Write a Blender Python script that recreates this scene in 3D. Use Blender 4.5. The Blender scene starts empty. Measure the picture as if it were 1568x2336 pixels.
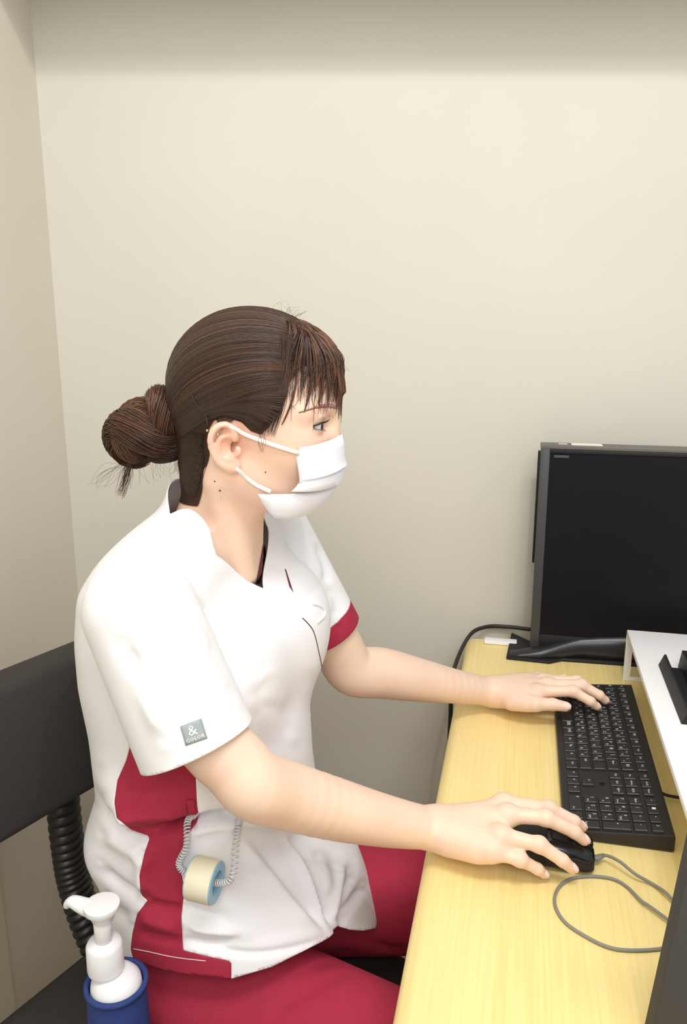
import bpy, bmesh, math, random
import numpy as np
from mathutils import Vector, Matrix

# ------------------------------------------------------------------ camera, light, exposure
scene = bpy.context.scene
C = scene.collection
FPX, CX, CY = 1800.0, 784.0, 1168.0            # photograph treated as 1568 x 2336
PITCH = math.atan(423 / 1800.0)
CAMZ = 1.34
cam_data = bpy.data.cameras.new('camera')
cam_data.sensor_fit = 'VERTICAL'
cam_data.sensor_height = 36.0
cam_data.sensor_width = 36.0
cam_data.lens = FPX / 2336.0 * 36.0
cam_data.clip_start = 0.02
cam = bpy.data.objects.new('camera', cam_data)
C.objects.link(cam)
cam.location = (0, 0, CAMZ)
cam.rotation_euler = (math.pi / 2 - PITCH, 0, 0)
scene.camera = cam

world = bpy.data.worlds.new('room_light')
scene.world = world
world.use_nodes = True
world.node_tree.nodes['Background'].inputs[0].default_value = (1.0, 0.99, 0.97, 1)
world.node_tree.nodes['Background'].inputs[1].default_value = 0.72

def lamp(name, loc, power, radius, color=(1, 0.98, 0.95)):
    d = bpy.data.lights.new(name, 'POINT')
    d.energy = power
    d.shadow_soft_size = radius
    d.color = color
    o = bpy.data.objects.new(name, d)
    o.location = loc
    C.objects.link(o)
    return o
lamp('ceiling_lamp', (0.25, 0.35, 2.42), 15, 0.02)
def panel(name, loc, tilt, size, power):                  # wide area lights added as fill, not fixtures of the room
    d = bpy.data.lights.new(name, 'AREA')
    d.shape = 'RECTANGLE'; d.size, d.size_y = size; d.energy = power; d.color = (1, 0.985, 0.96)
    o = bpy.data.objects.new(name, d); C.objects.link(o)
    o.location = loc; o.rotation_euler = (math.radians(tilt), 0, 0)
panel('overhead_fill', (0.25, 0.1, 2.5), 25, (1.1, 0.25), 15)  # added fill from above, brightens the back wall and desk
panel('rear_fill', (0.1, -1.1, 2.35), 58, (1.2, 0.9), 24)  # added soft fill from behind the camera, evens out the lower wall

scene.view_settings.view_transform = 'Standard'
scene.view_settings.look = 'None'
scene.view_settings.gamma = 1
scene.view_settings.use_curve_mapping = False
scene.view_settings.exposure = -0.15

# ------------------------------------------------------------------ frames and pixel helpers
cP, sP = math.cos(PITCH), math.sin(PITCH)
TH = math.radians(12.8)                         # the desk and the person are turned by this much
cT, sT = math.cos(TH), math.sin(TH)
LM = 0.885                                      # distance of the person's mid plane
def ray(px, py):
    u = px - CX; v = py - CY
    return np.array([u, FPX * cP - v * sP, -(v * cP + FPX * sP)]) / FPX
def w2l(w):
    w = np.asarray(w, float)
    return np.stack([w[..., 0] * cT - w[..., 1] * sT, w[..., 0] * sT + w[..., 1] * cT - LM, w[..., 2]], -1)
def l2w(q):
    q = np.asarray(q, float)
    f, l, u = q[..., 0], q[..., 1] + LM, q[..., 2]
    return np.stack([f * cT + l * sT, -f * sT + l * cT, u], -1)
def at_z(px, py, z):                            # where a pixel's ray meets height z (local frame)
    d = ray(px, py); t = (z - CAMZ) / d[2]
    return w2l(np.array([0, 0, CAMZ]) + d * t)
def at_l(px, py, l):                            # where it meets the sagittal plane l
    d = ray(px, py); t = (l + LM) / (d[0] * sT + d[1] * cT)
    return w2l(np.array([0, 0, CAMZ]) + d * t)
def at_y(px, py, y):                            # where it meets the vertical plane y (world)
    d = ray(px, py); t = y / d[1]
    return np.array([0, 0, CAMZ]) + d * t
def to_px(q):                                   # local -> pixel
    w = l2w(q); x, y, z = w[..., 0], w[..., 1], w[..., 2] - CAMZ
    dz = y * cP - z * sP
    return np.stack([CX + FPX * x / dz, CY - FPX * (z * cP + y * sP) / dz], -1)

# ------------------------------------------------------------------ materials
def lin(c):
    return tuple(((v / 255) / 12.92 if v / 255 <= 0.04045 else ((v / 255 + 0.055) / 1.055) ** 2.4) for v in c)
def mat(name, rgb, rough=0.6, var=0.0, vscale=20, bump=0.0, bscale=200, spec=0.5, metallic=0, stretch=None,
        rgb2=None, sss=0, trans=0, sheen=0, alpha=1, attr=None, coat=0, det=3):
    m = bpy.data.materials.new(name)
    m.use_nodes = True
    nt = m.node_tree; N = nt.nodes; L = nt.links
    b = N['Principled BSDF']
    base = lin(rgb)
    b.inputs['Base Color'].default_value = (*base, 1)
    b.inputs['Roughness'].default_value = rough
    b.inputs['Specular IOR Level'].default_value = spec
    b.inputs['Metallic'].default_value = metallic
    b.inputs['Alpha'].default_value = alpha
    b.inputs['Coat Weight'].default_value = coat
    if sss:
        b.inputs['Subsurface Weight'].default_value = sss
        b.inputs['Subsurface Radius'].default_value = (0.01, 0.004, 0.002)
        b.inputs['Subsurface Scale'].default_value = 0.5
    if trans: b.inputs['Transmission Weight'].default_value = trans
    if sheen: b.inputs['Sheen Weight'].default_value = sheen
    tc = N.new('ShaderNodeTexCoord')
    vec = tc.outputs['Object']
    if stretch:
        mp = N.new('ShaderNodeMapping')
        mp.inputs['Rotation'].default_value = (0, 0, TH)
        mp2 = N.new('ShaderNodeMapping')
        mp2.inputs['Scale'].default_value = stretch
        L.new(vec, mp.inputs[0]); L.new(mp.outputs[0], mp2.inputs[0]); vec = mp2.outputs[0]
    if var or rgb2:
        nz = N.new('ShaderNodeTexNoise')
        nz.inputs['Scale'].default_value = vscale
        nz.inputs['Detail'].default_value = det
        L.new(vec, nz.inputs['Vector'])
        mx = N.new('ShaderNodeMix'); mx.data_type = 'RGBA'
        c2 = lin(rgb2) if rgb2 else tuple(v * (1 - var) for v in base)
        mx.inputs[6].default_value = (*base, 1); mx.inputs[7].default_value = (*c2, 1)
        rp = N.new('ShaderNodeMapRange')
        rp.inputs[1].default_value = 0.35; rp.inputs[2].default_value = 0.65
        L.new(nz.outputs[0], rp.inputs[0]); L.new(rp.outputs[0], mx.inputs[0])
        L.new(mx.outputs[2], b.inputs['Base Color'])
    if attr:
        at = N.new('ShaderNodeAttribute'); at.attribute_name = attr
        L.new(at.outputs['Color'], b.inputs['Base Color'])
    if bump:
        n2 = N.new('ShaderNodeTexNoise')
        n2.inputs['Scale'].default_value = bscale; n2.inputs['Detail'].default_value = 2
        L.new(vec, n2.inputs['Vector'])
        bp = N.new('ShaderNodeBump')
        bp.inputs['Strength'].default_value = bump; bp.inputs['Distance'].default_value = 0.002
        L.new(n2.outputs[0], bp.inputs['Height']); L.new(bp.outputs[0], b.inputs['Normal'])
    return m

M = {}
M['wall'] = mat('wall_paint', (217, 214, 201), 0.85, var=0.03, vscale=3, bump=0.06, bscale=260)
M['wallside'] = mat('side_wall_paint', (226, 219, 204), 0.85, var=0.03, vscale=3, bump=0.06, bscale=260)
M['floor'] = mat('floor_vinyl', (176, 158, 120), 0.5, var=0.12, vscale=9)
M['trim'] = mat('trim_paint', (225, 220, 200), 0.6)
M['desk'] = mat('desk_maple', (245, 224, 156), 0.42, rgb2=(239, 213, 141), vscale=1.0, stretch=(260, 5, 60), det=4)
M['deskedge'] = mat('desk_edge_band', (247, 226, 160), 0.4, rgb2=(242, 217, 148), vscale=1.0, stretch=(260, 5, 60), det=4)
M['black'] = mat('black_plastic', (32, 31, 34), 0.5, spec=0.35, bump=0.1, bscale=1500)
M['blackgloss'] = mat('glossy_black_plastic', (26, 26, 29), 0.18)
M['wing'] = mat('satin_black_plastic', (36, 36, 40), 0.3)
M['bezel'] = mat('charcoal_bezel', (66, 65, 68), 0.45)
M['greytop'] = mat('grey_monitor_top', (104, 102, 96), 0.5)
M['screen'] = mat('dark_screen', (19, 19, 24), 0.4, spec=0.18)
M['key'] = mat('key_plastic', (40, 39, 42), 0.42)
M['keybody'] = mat('keyboard_case', (37, 35, 35), 0.5)
M['legend'] = mat('key_print', (232, 232, 232), 0.6)
M['legenddim'] = mat('key_print_dim', (150, 150, 152), 0.6)
M['white'] = mat('white_plastic', (246, 246, 248), 0.4)
M['whitemetal'] = mat('white_coated_metal', (250, 250, 252), 0.45)
M['cable'] = mat('grey_cable', (132, 132, 128), 0.5)
M['cableblack'] = mat('black_cable', (40, 38, 34), 0.5)
M['darkpanel'] = mat('dark_grey_panel', (64, 64, 68), 0.85, bump=0.25, bscale=900)
M['chairfab'] = mat('chair_fabric', (58, 52, 50), 0.9, var=0.15, vscale=300, bump=0.3, bscale=700)
M['chairplastic'] = mat('chair_plastic', (40, 38, 37), 0.4)
M['scrub'] = mat('white_scrub_cloth', (240, 240, 244), 0.85, bump=0.08, bscale=1600)
M['maroon'] = mat('maroon_scrub_cloth', (170, 38, 66), 0.85, bump=0.1, bscale=1600, var=0.06, vscale=60)
M['darkmaroon'] = mat('dark_maroon_cloth', (96, 40, 48), 0.9)
M['skin'] = mat('skin', (240, 212, 188), 0.48, sss=0.12, bump=0.05, bscale=900, attr='tone')
M['nail'] = mat('nail', (248, 216, 206), 0.18)
M['lip'] = mat('skin_pink', (226, 160, 145), 0.5)
M['mask'] = mat('mask_fabric', (240, 240, 248), 0.8, bump=0.05, bscale=1500)
M['elastic'] = mat('mask_elastic', (240, 236, 234), 0.8, bump=0.2, bscale=2500)
M['haircap'] = mat('hair_base', (56, 39, 32), 0.75, rgb2=(66, 45, 36), vscale=40, spec=0.2)
M['hair'] = mat('hair_strands', (70, 46, 36), 0.36, attr='tone', spec=0.45)
M['eyewhite'] = mat('eye_white', (222, 214, 214), 0.2)
M['iris'] = mat('iris_brown', (58, 40, 34), 0.15)
M['pupil'] = mat('pupil_black', (12, 10, 10), 0.1)
M['lash'] = mat('lash', (34, 24, 24), 0.6)
M['brow'] = mat('brow', (150, 112, 94), 0.85)
M['steel'] = mat('steel', (210, 210, 210), 0.2, metallic=1)
M['tag'] = mat('grey_tag', (158, 166, 170), 0.6)
M['tagprint'] = mat('white_print', (246, 246, 246), 0.6)
M['bottle'] = mat('white_bottle', (240, 240, 242), 0.4)
M['pouch'] = mat('blue_neoprene', (44, 66, 132), 0.85, var=0.12, vscale=60, bump=0.3, bscale=900)
M['tape'] = mat('surgical_tape', (228, 222, 196), 0.7)
M['tapecore'] = mat('blue_tape_core', (150, 200, 226), 0.4)
M['coil'] = mat('clear_coil', (240, 242, 244), 0.15, trans=0.35)
M['sticker'] = mat('paper_sticker', (236, 232, 222), 0.7)
M['mole'] = mat('mole', (110, 66, 54), 0.6)

# ------------------------------------------------------------------ objects
def root(name, label, cat, loc, group=None):
    o = bpy.data.objects.new(name, None)
    o.empty_display_size = 0.05
    C.objects.link(o)
    o.location = loc
    o['label'] = label; o['category'] = cat
    if group: o['group'] = group
    return o
def origin(parent):
    v = Vector((0, 0, 0))
    while parent is not None:
        v += Vector(parent.location); parent = parent.parent
    return np.array(v)
def obj(name, verts, faces, m, parent=None, smooth=True, label=None, local=True, sharp=None):
    """verts in the local (f,l,u) frame unless local=False; one mesh object"""
    v = np.asarray(verts, float)
    if local: v = l2w(v)
    v = v - origin(parent)
    me = bpy.data.meshes.new(name)
    if isinstance(faces, np.ndarray): faces = faces.tolist()
    me.from_pydata(v.tolist(), [], faces)
    bm = bmesh.new(); bm.from_mesh(me)
    bmesh.ops.recalc_face_normals(bm, faces=bm.faces)
    bm.to_mesh(me); bm.free()
    me.update()
    if smooth:
        me.polygons.foreach_set('use_smooth', [True] * len(me.polygons))
        if sharp: me.set_sharp_from_angle(angle=math.radians(sharp))
    me.materials.append(m)
    o = bpy.data.objects.new(name, me)
    C.objects.link(o)
    if parent is not None: o.parent = parent
    if label: o['label'] = label
    return o
def top(o, label, cat, group=None):
    o['label'] = label; o['category'] = cat
    if group: o['group'] = group
    return o
def structure(o):
    o['kind'] = 'structure'
    return o
def add_mod(o, kind, **kw):
    md = o.modifiers.new(kind.lower(), kind)
    for k, v in kw.items(): setattr(md, k, v)
    return md

# ------------------------------------------------------------------ shape builders (return verts, faces)
def join(*parts):
    V = []; Fc = []; n = 0
    for v, f in parts:
        V.extend([tuple(p) for p in v]); Fc.extend([[i + n for i in q] for q in f]); n += len(v)
    return V, Fc
def box(lo, hi, bevel=0.0, seg=2):
    bm = bmesh.new()
    bmesh.ops.create_cube(bm, size=1)
    lo = np.array(lo, float); hi = np.array(hi, float)
    for v in bm.verts:
        v.co = Vector(((lo + hi) / 2 + np.array(v.co) * (hi - lo)))
    if bevel: bmesh.ops.bevel(bm, geom=bm.edges[:], offset=bevel, segments=seg, profile=0.5, affect='EDGES')
    bm.verts.index_update()
    r = ([tuple(v.co) for v in bm.verts], [[v.index for v in f.verts] for f in bm.faces])
    bm.free()
    return r
def prism(poly, axis, a, b, bevel=0.0, seg=2):
    """polygon in the two other axes (cyclic order) extruded along axis from a to b"""
    bm = bmesh.new()
    def mk(p, t):
        q = [0, 0, 0]; q[axis] = t; q[(axis + 1) % 3] = p[0]; q[(axis + 2) % 3] = p[1]
        return bm.verts.new(q)
    A = [mk(p, a) for p in poly]; B = [mk(p, b) for p in poly]
    n = len(poly)
    bm.faces.new(A); bm.faces.new(B[::-1])
    for i in range(n):
        j = (i + 1) % n
        bm.faces.new([A[i], B[i], B[j], A[j]])
    bmesh.ops.recalc_face_normals(bm, faces=bm.faces)
    if bevel: bmesh.ops.bevel(bm, geom=bm.edges[:], offset=bevel, segments=seg, profile=0.5, affect='EDGES')
    bm.verts.index_update()
    r = ([tuple(v.co) for v in bm.verts], [[v.index for v in f.verts] for f in bm.faces])
    bm.free()
    return r
def catmull(pts, n):
    P = np.asarray(pts, float)
    if len(P) == 2:
        t = np.linspace(0, 1, n)[:, None]; return P[0] * (1 - t) + P[1] * t
    P = np.vstack([2 * P[0] - P[1], P, 2 * P[-1] - P[-2]])
    k = len(P) - 3
    t = np.linspace(0, k - 1e-9, n); i = t.astype(int); s = (t - i)[:, None]
    a, b, c, d = P[i], P[i + 1], P[i + 2], P[i + 3]
    return 0.5 * (2 * b + (c - a) * s + (2 * a - 5 * b + 4 * c - d) * s * s + (3 * b - a - 3 * c + d) * s ** 3)
def frames(P):
    T = np.gradient(P, axis=0); T /= np.linalg.norm(T, axis=1)[:, None] + 1e-12
    up = np.array([0, 0, 1.0]) if abs(T[0][2]) < 0.9 else np.array([1.0, 0, 0])
    N = np.zeros_like(P); n = up - T[0] * up.dot(T[0]); n /= np.linalg.norm(n); N[0] = n
    for i in range(1, len(P)):
        n = N[i - 1] - T[i] * N[i - 1].dot(T[i]); n /= np.linalg.norm(n) + 1e-12; N[i] = n
    return T, N, np.cross(T, N)
def tube(path, r, n=8, cap=True, flat=1.0, flatdir=None):
    P = np.asarray(path, float); r = np.broadcast_to(np.asarray(r, float), (len(P),))
    T, N, B = frames(P)
    if flatdir is not None:
        fd = np.broadcast_to(np.asarray(flatdir, float), P.shape)
        N = fd - T * np.sum(fd * T, 1)[:, None]; N /= np.linalg.norm(N, axis=1)[:, None] + 1e-12; B = np.cross(T, N)
    a = np.linspace(0, 2 * np.pi, n, endpoint=False)
    V = (P[:, None] + r[:, None, None] * (np.cos(a)[None, :, None] * N[:, None] * flat + np.sin(a)[None, :, None] * B[:, None])).reshape(-1, 3)
    F = []
    for i in range(len(P) - 1):
        for j in range(n):
            k = (j + 1) % n
            F.append([i * n + j, i * n + k, (i + 1) * n + k, (i + 1) * n + j])
    if cap:
        F.append(list(range(n))[::-1]); F.append([(len(P) - 1) * n + j for j in range(n)])
    return V, F
def loft(rings, cap=True, closed=True):
    R = np.asarray(rings, float); m, n = R.shape[:2]
    F = []
    for i in range(m - 1):
        for j in range(n if closed else n - 1):
            k = (j + 1) % n
            F.append([i * n + j, i * n + k, (i + 1) * n + k, (i + 1) * n + j])
    if cap and closed:
        F.append(list(range(n))[::-1]); F.append([(m - 1) * n + j for j in range(n)])
    return R.reshape(-1, 3), F
def lathe(profile, center, axis=(0, 0, 1), n=32, cap=True):
    ax = np.array(axis, float); ax /= np.linalg.norm(ax)
    e = np.array([1, 0, 0.]) if abs(ax[0]) < 0.9 else np.array([0, 1., 0])
    e1 = e - ax * e.dot(ax); e1 /= np.linalg.norm(e1); e2 = np.cross(ax, e1)
    a = np.linspace(0, 2 * np.pi, n, endpoint=False)
    rings = [np.array(center) + ax * h + r * (np.cos(a)[:, None] * e1 + np.sin(a)[:, None] * e2) for r, h in profile]
    return loft(rings, cap)
def ellip(c, r, n=20, m=12):
    V = []; F = []
    for i in range(m + 1):
        t = math.pi * i / m
        for j in range(n):
            a = 2 * math.pi * j / n
            V.append((c[0] + r[0] * math.sin(t) * math.cos(a), c[1] + r[1] * math.sin(t) * math.sin(a), c[2] + r[2] * math.cos(t)))
    for i in range(m):
        for j in range(n):
            k = (j + 1) % n
            F.append([i * n + j, i * n + k, (i + 1) * n + k, (i + 1) * n + j])
    return V, F
def text_mesh(s, size, extrude=0.0):
    cu = bpy.data.curves.new('t', 'FONT'); cu.body = s; cu.size = size; cu.align_x = 'CENTER'; cu.align_y = 'CENTER'
    cu.resolution_u = 1; cu.extrude = extrude
    o = bpy.data.objects.new('t', cu); C.objects.link(o)
    dg = bpy.context.evaluated_depsgraph_get()
    me = bpy.data.meshes.new_from_object(o.evaluated_get(dg))
    bpy.data.objects.remove(o); bpy.data.curves.remove(cu)
    return me
# ------------------------------------------------------------------ room
WY = 1.60; WX = -0.567
def wbox(lo, hi): return box(lo, hi)
structure(obj('wall_back', *wbox((WX - 0.1, WY, 0), (1.6, WY + 0.1, 2.7)), M['wall'], smooth=False, local=False))
structure(obj('wall_left', *wbox((WX - 0.1, -0.4, 0), (WX, WY, 2.7)), M['wallside'], smooth=False, local=False))
structure(obj('floor', *wbox((WX - 0.1, -1.0, -0.1), (1.6, WY + 0.1, 0)), M['floor'], smooth=False, local=False))
# the lintel above the nook keeps the lamp off the top of the wall
structure(obj('trim_1', *wbox((WX, 1.29, 1.949), (1.6, 1.31, 2.7)), M['wall'], smooth=False, local=False))
# pale door frame on the left wall
structure(obj('trim_2', *wbox((WX, 0.1, 0), (WX + 0.006, 1.118, 2.1)), M['trim'], smooth=False, local=False))
# ------------------------------------------------------------------ desk
DZ = 0.70
desk = root('desk', 'light maple office desk with rounded front edge under both hands', 'desk', tuple(l2w((0.3, 0.1, 0))))
DL0, DL1 = -0.75, 0.695
prof = []                                         # u,f outline of the post-formed front edge (axis l -> order (u, f))
for a in np.linspace(90, 270, 13):
    prof.append((DZ - 0.0175 + 0.0175 * math.sin(math.radians(a)), -0.072 + 0.021 * math.cos(math.radians(a))))
prof = [(DZ, 0.0)] + prof + [(DZ - 0.035, 0.0)]
obj('front_edge', *prism(prof, 1, DL0, DL1), M['deskedge'], desk, sharp=40)
obj('desk_top', *prism([(DZ, 0.0), (DZ - 0.035, 0.0), (DZ - 0.035, 0.66), (DZ, 0.66)], 1, DL0, DL1), M['desk'], desk, smooth=False)
obj('side_panel', *box((0.0, DL1 - 0.04, 0.0), (0.64, DL1 - 0.012, DZ - 0.035)), M['desk'], desk, smooth=False)
obj('side_panel', *box((0.0, DL0 + 0.012, 0.0), (0.64, DL0 + 0.04, DZ - 0.035)), M['desk'], desk, smooth=False)
obj('back_panel', *box((0.55, DL0 + 0.04, 0.2), (0.57, DL1 - 0.04, DZ - 0.035)), M['desk'], desk, smooth=False)

# white duct at the far end of the desk
top(obj('cable_duct', *box((-0.055, 0.668, DZ + 0.0003), (0.012, 0.693, DZ + 0.008), 0.003), M['white'], sharp=40),
    'thin white cable duct along the far end of the desk', 'duct')
# black cable looping over the desk's far corner
cp = [at_z(1050, 1530, 0.69), at_z(1053, 1490, 0.70), at_z(1070, 1452, 0.712), at_z(1110, 1430, 0.716), at_z(1160, 1430, 0.715), at_z(1212, 1436, 0.715)]
cp[0] = np.array([cp[1][0] - 0.012, cp[1][1] - 0.06, 0.69]); cp = [np.array([-0.108, 0.52, 0.45]), np.array([-0.108, 0.53, 0.6])] + [np.array([-0.108, 0.555, 0.68])] + cp[2:]
top(obj('power_cable', *tube(catmull(cp, 50), 0.0042, 8), M['cableblack']), 'black power cable looping over the far corner of the desk', 'cable')

# ------------------------------------------------------------------ monitor by the wall
mon = root('computer_monitor', 'black computer monitor switched off, standing by the back wall', 'monitor', tuple(l2w((0.2, 0.62, DZ))))
TB = math.radians(2.0)                            # leaning back
ML, MF0, MF1, MU0, MU1 = 0.635, 0.037, 0.60, 0.716, 1.122
def lean(V):
    V = np.array(V, float); d = V[:, 2] - MU0
    V[:, 1] = V[:, 1] + d * math.sin(TB)
    return V
def mpart(name, lo, hi, m, par=None, bev=0.0015):
    v, f = box(lo, hi, bev); return obj(name, lean(v), f, m, par or mon, sharp=40)
mpart('housing', (MF0, ML + 0.004, MU0), (MF1, ML + 0.034, MU1 - 0.004), M['bezel'])
mpart('rear_cover', (MF0 - 0.0045, ML + 0.030, MU0 + 0.165), (MF1 - 0.06, ML + 0.05, MU1 - 0.018), M['black'])
mpart('top_cover', (MF0 - 0.001, ML - 0.001, MU1 - 0.008), (MF1, ML + 0.035, MU1), M['greytop'])
mpart('bezel_side', (MF0, ML - 0.003, MU0), (MF0 + 0.017, ML + 0.006, MU1 - 0.007), M['bezel'])
mpart('bezel_side', (MF1 - 0.017, ML - 0.003, MU0), (MF1, ML + 0.006, MU1 - 0.007), M['bezel'])
mpart('bezel_top', (MF0 + 0.017, ML - 0.003, MU1 - 0.015), (MF1 - 0.017, ML + 0.006, MU1 - 0.008), M['black'], None, 0.001)
mpart('bezel_bottom', (MF0 + 0.017, ML - 0.003, MU0), (MF1 - 0.017, ML + 0.006, MU0 + 0.03), M['black'], None, 0.001)
mpart('screen', (MF0 + 0.017, ML, MU0 + 0.03), (MF1 - 0.017, ML + 0.005, MU1 - 0.015), M['screen'], None, 0)
mpart('badge', (MF0 + 0.024, ML - 0.0036, MU1 - 0.024), (MF0 + 0.052, ML + 0.001, MU1 - 0.019), M['bezel'], None, 0.0005)
mpart('sticker', (MF0 + 0.032, ML + 0.012, MU1 - 0.0005), (MF0 + 0.048, ML + 0.020, MU1 + 0.0004), M['sticker'], None, 0)
mpart('sticker', (MF0 + 0.056, ML + 0.003, MU1 - 0.0005), (MF0 + 0.112, ML + 0.03, MU1 + 0.0004), M['sticker'], None, 0)
# stand: splayed glossy foot, arch and neck
b0 = at_z(1155, 1505, DZ); b1 = at_z(1268, 1507, DZ); b2 = at_z(1167, 1449, DZ)
FL = b0[1]                                        # front line of the foot
foot = [(b0[0], FL), (b1[0] - 0.012, FL - 0.004), (b1[0] + 0.012, FL + 0.014), (0.30, FL + 0.022), (0.50, FL + 0.016), (0.57, FL), (0.66, FL + 0.004), (0.62, ML + 0.03), (0.06, ML + 0.035), (b2[0], b2[1])]
obj('stand_foot', *prism(foot, 2, DZ + 0.0005, DZ + 0.007, 0.002, 2), M['black'], mon, sharp=40)
wing = []                                         # swept wing that rises from the corner to the middle
f0, f1 = b0[0] + 0.006, 0.62
for t in np.linspace(0, 1, 33):
    ff = f0 + t * (f1 - f0); e_ = min(1, t / 0.22, (1 - t) / 0.22)
    hh = 0.005 + 0.018 * e_ + 0.030 * math.sin(math.pi * t) ** 1.2
    fl = FL + 0.003 + 0.022 * (max(0, e_ * 2 - 1) ** 0.8); bl = ML - 0.006 + 0.03 * e_
    wing.append([(ff, (fl + bl) / 2 - (bl - fl) / 2 * math.cos(math.radians(a)) ** 1 if True else 0, DZ + 0.0055 + hh * math.sin(math.radians(a)) ** 0.7) for a in np.linspace(0, 180, 15)])
obj('stand_wing', *loft(wing), M['wing'], mon)
obj('stand_neck', *box((0.25, ML + 0.03, DZ + 0.01), (0.36, ML + 0.052, DZ + 0.24), 0.004), M['black'], mon, sharp=40)

# ------------------------------------------------------------------ white riser shelf
rs = root('desk_riser', 'white metal shelf riser standing over the right of the keyboard', 'shelf', tuple(l2w((0.35, 0.3, DZ))))
RU = 0.799; R0 = 0.206; R1 = 0.465; RL0, RL1 = -0.06, 0.556
obj('shelf_top', *box((R0, RL0, RU - 0.010), (R1, RL1, RU), 0.0015), M['whitemetal'], rs, sharp=40)
for la in (RL1 - 0.004, RL0):
    fr = []
    y0, y1 = la, la + 0.004
    for lo, hi in (((R0, y0, DZ + 0.0005), (R0 + 0.012, y1, RU - 0.010)), ((R1 - 0.012, y0, DZ + 0.0005), (R1, y1, RU - 0.010)),
                   ((R0 + 0.012, y0, DZ + 0.0005), (R1 - 0.012, y1, DZ + 0.008)), ((R0 + 0.012, y0, RU - 0.03), (R1 - 0.012, y1, RU - 0.010))):
        fr.append(box(lo, hi))
    obj('leg_frame', *join(*fr), M['whitemetal'], rs, smooth=False)
# black tray on the riser
t0 = at_z(1503, 1520, RU); 
tr = root('document_tray', 'black tray with a raised lip lying on the white riser', 'tray', tuple(l2w((0.36, 0.45, RU))))
TF = t0[0]
obj('lip', *prism([(RU, TF), (RU, TF + 0.016), (RU + 0.004, TF + 0.016), (RU + 0.02, TF + 0.011), (RU + 0.02, TF + 0.008)], 1, 0.20, t0[1] + 0.005, 0.0008, 1), M['black'], tr, sharp=30)
obj('tray_floor', *box((TF + 0.014, 0.20, RU + 0.0005), (TF + 0.06, t0[1] - 0.012, RU + 0.005)), M['black'], tr, smooth=False)
obj('body', *prism([(RU, TF + 0.03), (RU, TF + 0.13), (RU + 0.03, TF + 0.13), (RU + 0.03, TF + 0.034)], 1, 0.18, t0[1] + 0.004, 0.001, 1), M['black'], tr, sharp=30)

# ------------------------------------------------------------------ dark panel at the near end
pb = at_l(1470, 2336, -0.235); pt = at_l(1568, 1890, -0.235)
sl = (pt[0] - pb[0]) / (pt[2] - pb[2])
fa = pb[0] + sl * (DZ + 0.0005 - pb[2])
pz = 0.98
top(obj('desk_partition', *prism([(DZ + 0.0005, fa), (DZ + 0.0005, fa + 0.30), (pz, fa + 0.30 + sl * (pz - DZ)), (pz, fa + sl * (pz - DZ))], 1, -0.262, -0.235, 0.002, 2), M['darkpanel'], sharp=40),
    'dark grey textured panel with a slanted edge at the near end of the desk', 'panel')
# ------------------------------------------------------------------ keyboard (kx = user's right, ky = away from the user)
KF0, KL1 = 0.078, 0.486
kb = bpy.data.objects.new('keyboard', None); C.objects.link(kb)
kb.location = tuple(l2w((KF0, KL1, DZ))); kb.rotation_euler = (0, 0, -TH - math.pi / 2)
top(kb, 'black full size keyboard with white printed keys lying on the desk', 'keyboard')
KW, KD = 0.440, 0.134
K0, K1 = 0.0115, 0.0235                          # height of the case at the front and the back
def ktop(y): return K0 + (K1 - K0) * y / KD
def kobj(name, me, loc, parent=kb):
    o = bpy.data.objects.new(name, me); C.objects.link(o); o.parent = parent; o.location = loc
    return o
def kmesh(name, vf, m, smooth=False):
    me = bpy.data.meshes.new(name); me.from_pydata([tuple(v) for v in vf[0]], [], [list(f) for f in vf[1]])
    bm = bmesh.new(); bm.from_mesh(me); bmesh.ops.recalc_face_normals(bm, faces=bm.faces); bm.to_mesh(me); bm.free()
    me.materials.append(m); return me
case = prism([(0, 0.001), (KD, 0.001), (KD, K1), (0, K0)], 0, 0, KW, 0.0022, 2)
kobj('case', kmesh('case', case, M['keybody']), (0, 0, 0))
U = 0.01905
TILT = math.atan((K1 - K0) / KD)
_keys = {}
def key_mesh(w, d):
    k = (round(w, 4), round(d, 4))
    if k not in _keys:
        g = 0.0013; h = 0.0042; t = 0.0014; a = w / 2 - g; b = d / 2 - g
        rings = [[(-a, -b, 0), (a, -b, 0), (a, b, 0), (-a, b, 0)],
                 [(-a + t * .4, -b + t * .4, h * .8), (a - t * .4, -b + t * .4, h * .8), (a - t * .4, b - t * .4, h * .8), (-a + t * .4, b - t * .4, h * .8)],
                 [(-a + t, -b + t, h), (a - t, -b + t, h), (a - t, b - t, h), (-a + t, b - t, h)]]
        _keys[k] = kmesh('key', loft(rings), M['key'])
    return _keys[k]
_txt = {}
def legend(s, size, m):
    k = (s, size, m.name)
    if k not in _txt:
        me = text_mesh(s, size); me.materials.clear(); me.materials.append(m); _txt[k] = me
    return _txt[k]
def key(x, y, w, d, main='', alt='', size=0.0052):
    cx, cy = x + w / 2, y + d / 2
    o = kobj('key', key_mesh(w, d), (cx, cy, ktop(cy) - 0.0004)); o.rotation_euler = (TILT, 0, 0)
    lz = 0.00428
    if main:
        q = kobj('legend', legend(main, size, M['legend']), (-w / 2 + 0.0062 if len(main) < 3 else -w / 2 + 0.009, d / 2 - 0.0066 if alt else 0.0012, lz), o)
    if alt:
        q = kobj('legend', legend(alt, 0.0052 if len(alt) < 3 else 0.0036, M['legend']), (w / 2 - 0.0064, -d / 2 + 0.0066, lz), o)
X0 = 0.0085; Y0 = 0.0085
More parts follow.
